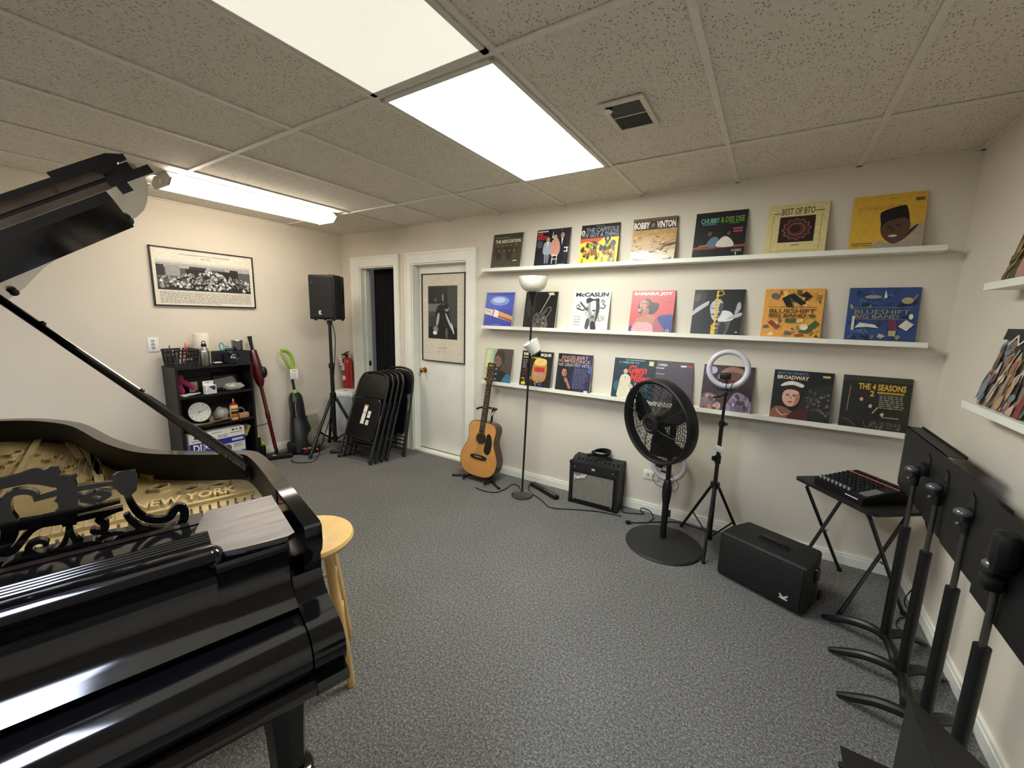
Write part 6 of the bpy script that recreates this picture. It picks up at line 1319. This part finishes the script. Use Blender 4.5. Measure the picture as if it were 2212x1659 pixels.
wr = MB(M['rubber']).tube(smooth_path([(-.02, -.02, -.11), (-.085, -.022, -.08), (-.10, -.022, -.13), (-.06, -.022, -.175), (-.01, -.022, -.178)], 5), .0022, 5).tube(smooth_path([(.0, -.02, -.10), (.05, -.022, -.09), (.085, -.022, -.14), (.06, -.022, -.19), (.02, -.022, -.185), (.03, -.022, -.23), (.0, -.022, -.25)], 5), .0022, 5)
obj('wire', wr, R2_)
tag(obj('wall_adapter', MB(M['white']).rbox((3.845, -.024, .262), (.066, .047, .135), .006).rbox((3.868, -.036, .345), (.03, .06, .05), .006)), 'white plastic adapter box on the wall under the small ring light', 'adapter')

# ---------------------------------------------------------------- floor monitor
FMn = thing('floor_monitor', 'black loudspeaker lying on its side on the carpet as a floor monitor', 'loudspeaker', (0, 0, 0))
a = Vector((4.281, -.575, 0)); dx = Vector((.919, -.394, 0)); dy = Vector((0.394, .919, 0))
RM = Matrix((dx, dy, Vector((0, 0, 1)))).transposed()
pl = [(0, .0), (.452, .0), (.452, .13), (.42, .275), (.03, .275), (0, .13)]
bm = bmesh.new()
lo = [bm.verts.new((p[0], p[1], .006)) for p in pl]
hi = [bm.verts.new((p[0], p[1], .272)) for p in pl]
bm.faces.new(lo[::-1]); bm.faces.new(hi)
for i in range(6): bm.faces.new((lo[i], lo[(i+1) % 6], hi[(i+1) % 6], hi[i]))
bmesh.ops.bevel(bm, geom=bm.edges[:], offset=.016, segments=3, profile=.5, affect='EDGES'); bm.verts.ensure_lookup_table()
m = MB(M['blackm']); m.add([v.co.copy() for v in bm.verts], [[v.index for v in f.verts] for f in bm.faces]); bm.free()
FMn.location = a; FMn.rotation_euler = RM.to_euler()
obj('cabinet', m, FMn, smooth=40)
gm = MB(mat('grille_cloth', '#0c0c0d', .75)).rbox((.226, -.004, .138), (.424, .02, .228), .008); obj('grille', gm, FMn)
hm = MB(M['black']).rbox((.235, .125, .2735), (.17, .065, .006), .003).use(M['rubber']).rbox((.235, .125, .2755), (.14, .045, .006), .003)
obj('handle_recess', hm, FMn)
obj('handle', MB(M['black']).tube(smooth_path([(.165, .125, .275), (.18, .122, .286), (.235, .12, .289), (.29, .122, .286), (.305, .125, .275)], 3), .012, 8), FMn)
em = MB(ink('#c9c7bf')); em.text('K', (.385, -.0146, .06), (0, 0, 1), (-1, 0, 0), 0, -.0, .032, .04, bold=.05); obj('emblem', em, FMn, smooth=0)
br = MB(M['black']).rbox((.456, .12, .20), (.012, .05, .07), .005).cyl((.45, .09, .24), (.466, .09, .24), .012, n=12).rbox((.456, .20, .06), (.014, .04, .05), .005); obj('connector_panel', br, FMn)
ftm = MB(M['rubber'])
for x, y in ((.05, .04), (.40, .04), (.06, .23), (.39, .23)): ftm.cyl((x, y, 0), (x, y, .008), .012, n=10)
obj('feet', ftm, FMn)

# ---------------------------------------------------------------- folding tray table and mixer
A = Vector((4.619, -.292, 0)); lx = Vector((.62, -.784, 0)).normalized(); ly_ = Vector((-lx.y, lx.x, 0))
RT = Matrix((lx, ly_, Vector((0, 0, 1)))).transposed()
TB = thing('tray_table', 'black folding tray table holding the audio mixer', 'table', A, RT)
tl_, tw_ = .475, .335
c = []
for (cx_, cy_, a0) in ((tl_-.05, .05, -90), (tl_-.05, tw_-.05, 0), (.02, tw_-.02, 90), (.02, .02, 180)):
    r_ = .05 if cx_ > .1 else .02
    for k in range(6): a = math.radians(a0+18*k); c.append((cx_+r_*math.cos(a), cy_+r_*math.sin(a)))
TBW = mat('table_black', '#1c1b1a', .45, var=.15, scale=10)
obj('tabletop', MB(TBW).ext(c, (0, 0, .582), (1, 0, 0), (0, 1, 0), (0, 0, .018)), TB)
tb1 = smooth_path([(.05, .34, .008), (.045, .045, .55), (.06, .04, .572), (.09, .04, .576), (tl_-.09, .04, .576), (tl_-.06, .04, .572), (tl_-.045, .045, .55), (tl_-.05, .34, .008)], 1)
obj('leg_frame', MB(bm_).tube(tb1, .0095, 8), TB)
tb2 = [(.075, .0, .008), (.075, .29, .55), (.09, .295, .572), (.12, .295, .576), (tl_-.12, .295, .576), (tl_-.09, .295, .572), (tl_-.075, .29, .55), (tl_-.075, .0, .008)]
obj('leg_frame', MB(bm_).tube(tb2, .0095, 8), TB)
for x in (.05, tl_-.05): obj('foot_cap', MB(M['rubber']).cyl((x, .342, 0), (x, .338, .02), .012, n=8), TB)
for x in (.075, tl_-.075): obj('foot_cap', MB(M['rubber']).cyl((x, -.002, 0), (x, .002, .02), .012, n=8), TB)
obj('rivet', MB(M['steel']).cyl((.045, .19, .29), (.082, .185, .29), .006, n=8).cyl((tl_-.082, .185, .29), (tl_-.045, .19, .29), .006, n=8), TB)
MX = thing('audio_mixer', 'small black audio mixer with rows of knobs and a red light line', 'mixer', A + RT @ Vector((.105, .03, .6004)), RT)
mx, my = .285, .262
sec = [(0, 0), (my, 0), (my, .075), (my-.055, .072), (.0, .035)]
obj('body', MB(M['black']).ext(sec, (0, 0, 0), (0, 1, 0), (0, 0, 1), (mx, 0, 0)), MX, smooth=0)
sl_ = (.072-.035)/(my-.055)
fc = MB(mat('mixer_face', '#141618', .5))
fc.poly([(.006, .006, .0366), (mx-.006, .006, .0366), (mx-.006, my-.06, .0716), (.006, my-.06, .0716)])
fc.use(mat('mixer_blue', '#1d3a4a', .5))
for k in range(9): fc.poly([(.018+.024*k, .05, .0372+.05*sl_), (.03+.024*k, .05, .0372+.05*sl_), (.03+.024*k, .12, .0372+.12*sl_), (.018+.024*k, .12, .0372+.12*sl_)])
fc.use(mat('display_grey', '#6d6f70', .3)).poly([(.228, .03, .0374+.03*sl_), (.275, .03, .0374+.03*sl_), (.275, .13, .0374+.13*sl_), (.228, .13, .0374+.13*sl_)])
obj('face', fc, MX, smooth=0)
kc = [mat('knob_dark', '#1a1b1d', .4), mat('knob_grey', '#8f908e', .4), mat('knob_blue', '#254a5c', .4)]
KN = None
for i in range(9):
    for j in range(7):
        if j == 0 and i > 7: continue
        x, y = .022+.0245*i, .018+.026*j; z_ = .036+sl_*y; m = MB(kc[1] if j == 0 else kc[0])
        if j == 0: m.rbox((x, y, z_+.010), (.012, .016, .018), .003).use(kc[0]).box((x, y, z_+.0197), (.010, .004, .001))
        else: m.cyl((x, y, z_), (x, y, z_+.014), .0065, .0055, 10).use(kc[1] if (i+j) % 2 else kc[2]).box((x, y-.003, z_+.0145), (.0016, .006, .001))
        obj('fader' if j == 0 else 'knob', m, MX)
obj('red_line', MB(mat('red_paint', '#d8705c', .5)).b2(.004, my-.0595, .0722, mx-.004, my-.054, .0745), MX, label='thin red line across the mixer')
pt = MB(M['rubber'])
for k in range(10): pt.cyl((.02+.027*k, my-.03, .074), (.02+.027*k, my-.03, .079), .009, n=10)
obj('input_jack', pt, MX)
obj('label_strip', MB(M['white']).b2(.19, -.0006, .02, .26, 0, .025), MX)
cord('mixer_cable', [(5.15, -.30, .60), (5.19, -.40, .45), (5.19, -.42, .25), (5.16, -.36, .06), (5.18, -.40, .012), (5.12, -.48, .007), (5.10, -.56, .007), (5.15, -.60, .007)], .003, M['rubber'], 'thin black cable hanging from the tray table to the carpet in the corner')

# ---------------------------------------------------------------- music stands
SDK = mat('stand_desk_black', '#0e0e0f', .5, var=.12, scale=40, bump=.15, bscale=500)
def music_stand(label, x, y, hub_z=.06, top=.88, legang=(170, 60, 292), kind=0, desk=None, mid=.62):
    t = thing('music_stand', label, 'music stand', (x, y, 0), None, 'music stands along the right wall')
    obj('lower_tube', MB(M['black']).cyl((0, 0, hub_z), (0, 0, mid), .0185), t)
    obj('upper_tube', MB(mat('dull_chrome', '#5f5c57', .35, metal=.8)).cyl((0, 0, mid-.02), (0, 0, top), .0085, n=12), t)
    obj('knob', MB(M['black']).cyl((0, 0, top-.07), (0, 0, top-.02), .014).use(mat('grey_cap', '#6a6a6e', .22, metal=.5)).sph((-.016, -.010, top), (.025, .025, .016), 16, 10).use(M['black']).rbox((0.0, 0, top-.01), (.03, .034, .05), .008).use(mat('grey_cap', '#4a4a4c', .25)).sph((-.02, .004, top-.045), .007, 8, 6), t)
    for a in legang:
        a = math.radians(a); d = Vector((math.cos(a), math.sin(a), 0)); l = .165 if 255 < math.degrees(a) < 285 else .24
        p = [Vector((0, 0, hub_z+.015)), d*.05+Vector((0, 0, hub_z+.022)), d*.12+Vector((0, 0, hub_z+.008)), d*min(.19, l*.85)+Vector((0, 0, .034)), d*l+Vector((0, 0, .010))]
        obj('leg', MB(M['black']).tube(smooth_path(p, 4), [.017, .018, .019, .02, .02, .02, .02, .02, .0195, .019, .0185, .018, .017, .0155, .0135, .0115, .0095], 10), t)
    if desk: desk(t)
    return t
def wall_desk(dx0, w0, w1, zt, lip):
    def f(t):
        h_ = .30; s = MB(SDK)
        # outline in (y, z): slightly wider at the bottom, clipped lower corners
        ol = [(w1, zt-h_+.02), (w1+.01, zt-h_+.0), (w0-.01, zt-h_), (w0, zt-h_+.02), (w0+.004, zt), (w1-.004, zt)]
        s.ext(ol, (dx0-.012, 0, 0), (0, 1, 0), (.03/h_*0, 0, 1), (.003, 0, 0))
        if lip: s.b2(dx0-.012, w1, zt-.003, dx0+.045, w0, zt).b2(dx0+.042, w1, zt-.006, dx0+.045, w0, zt+.008)
        obj('desk', s, t, smooth=0)
        obj('bracket', MB(M['black']).rbox((dx0*.5+.004, 0, .89), (max(.02, dx0), .06, .05), .008).ext([(.0, .0), (.06, 0), (.05, .05), (.02, .065)], (dx0-.016, .03, .895), (0, -1, 0), (0, 0, 1), (.004, 0, 0)), t)
    return f
music_stand('black music stand nearest the corner in the row along the right wall', 5.003, -.79, top=.885, legang=(155, 276, 40), desk=wall_desk(.045, .385, -.17, 1.0, True))
music_stand('black music stand second from the corner in the row along the right wall', 5.016, -1.02, top=.888, legang=(160, 266, 42), desk=wall_desk(.028, .18, -.2, .998, False))
music_stand('black music stand third from the corner in the row along the right wall', 5.024, -1.275, top=.892, legang=(164, 270, 45), desk=wall_desk(.016, .2, -.23, .996, False))
def tilted_desk(o, ex, ey, w_, h_, lip, lipdir):
    def f(t):
        s = MB(SDK).ext([(0, 0), (w_, 0), (w_, h_), (0, h_)], o, ex, ey, Vector(ex).cross(Vector(ey)).normalized()*-.003)
        obj('desk', s, t, smooth=0)
        if lip: obj('desk_lip', MB(SDK).ext([(0, 0), (w_, 0), (w_, lip), (0, lip)], o, ex, lipdir, Vector(ex).cross(Vector(lipdir)).normalized()*.003), t, smooth=0)
        b = Vector(o)+Vector(ex)*w_*.5+Vector(ey)*h_*.5; obj('bracket', MB(M['black']).tube([b, (0, 0, .66)], .018, 8), t)
    return f
def s4(t):
    obj('bracket', MB(M['black']).rbox((-.012, -.02, .90), (.04, .05, .10), .012).rbox((-.02, -.05, .93), (.05, .06, .10), .02).rbox((-.02, -.02, .82), (.04, .05, .04), .01), t)
    obj('desk', MB(SDK).b2(.012, -.45, .69, .015, .17, .994), t, smooth=0)
music_stand('black music stand fourth from the corner with a thick clamp head, at the picture edge', 5.0, -1.59, top=.865, legang=(170, 275, 48), desk=s4)
def s5(t):
    # upright panel with a second leaf falling away to the right
    x, y = 4.664-4.84, -2.312+2.62
    obj('desk', MB(SDK).b2(x-.0015, y-.50, .60, x+.0015, y, .90), t, smooth=0)
    d = Vector((.80, 0, -.60)); obj('desk_leaf', MB(SDK).ext([(0, 0), (.3, 0), (.3, .5), (0, .5)], (x+.002, y-.5, .9), d, (0, 1, 0), d.cross(Vector((0, 1, 0)))*-.003), t, smooth=0)
    obj('bracket', MB(M['black']).tube([(0, 0, .66), (x+.08, -.02, .80)], .014, 8), t)
music_stand('near music stand with an upright grey desk panel at the bottom right corner', 4.84, -2.62, top=.70, mid=.5, legang=(150, 270, 30), desk=s5)
def s6(t):
    obj('desk', MB(SDK).b2(4.656-4.93, -2.52+2.28, .497, 5.156-4.93, -2.02+2.28, .5), t, smooth=0)
    obj('bracket', MB(M['black']).cyl((0, 0, .44), (0, 0, .497), .03, n=12), t)
music_stand('low music stand with its desk laid flat at the bottom edge of the picture', 4.93, -2.28, top=.44, mid=.36, legang=(90, 210, 330), desk=s6)

# ---------------------------------------------------------------- camera, world, view
F = 880.513777; yaw, pit, rol = -.561223599, -.16291171, .0246530072
fw = Vector((math.sin(yaw)*math.cos(pit), math.cos(yaw)*math.cos(pit), math.sin(pit)))
rt = Vector((math.cos(yaw), -math.sin(yaw), 0)); up = rt.cross(fw)
r2 = rt*math.cos(rol) + up*math.sin(rol); u2 = -rt*math.sin(rol) + up*math.cos(rol)
cam = bpy.data.cameras.new('camera'); co = bpy.data.objects.new('camera', cam); col.objects.link(co)
cam.sensor_fit = 'HORIZONTAL'; cam.sensor_width = 36; cam.lens = 36*F/2212; cam.clip_start = .02
mw = Matrix((r2, u2, -fw)).transposed().to_4x4(); mw.translation = (4.41305, -3.14673, 1.49099); co.matrix_world = mw
sc.camera = co
w = bpy.data.worlds.new('world'); sc.world = w; w.use_nodes = True
w.node_tree.nodes['Background'].inputs[0].default_value = (.02, .02, .022, 1); w.node_tree.nodes['Background'].inputs[1].default_value = 1
sc.view_settings.view_transform = 'Standard'; sc.view_settings.look = 'None'; sc.view_settings.gamma = 1
sc.view_settings.use_curve_mapping = False; sc.view_settings.exposure = EXPO
sc.cycles.max_bounces = 8; sc.cycles.diffuse_bounces = 5; sc.cycles.glossy_bounces = 4; sc.cycles.transmission_bounces = 6
sc.cycles.caustics_reflective = False; sc.cycles.caustics_refractive = False
sc.cycles.sample_clamp_indirect = 6
try:
    sc.cycles.use_denoising = True; sc.cycles.denoiser = 'OPENIMAGEDENOISE'
except Exception: pass
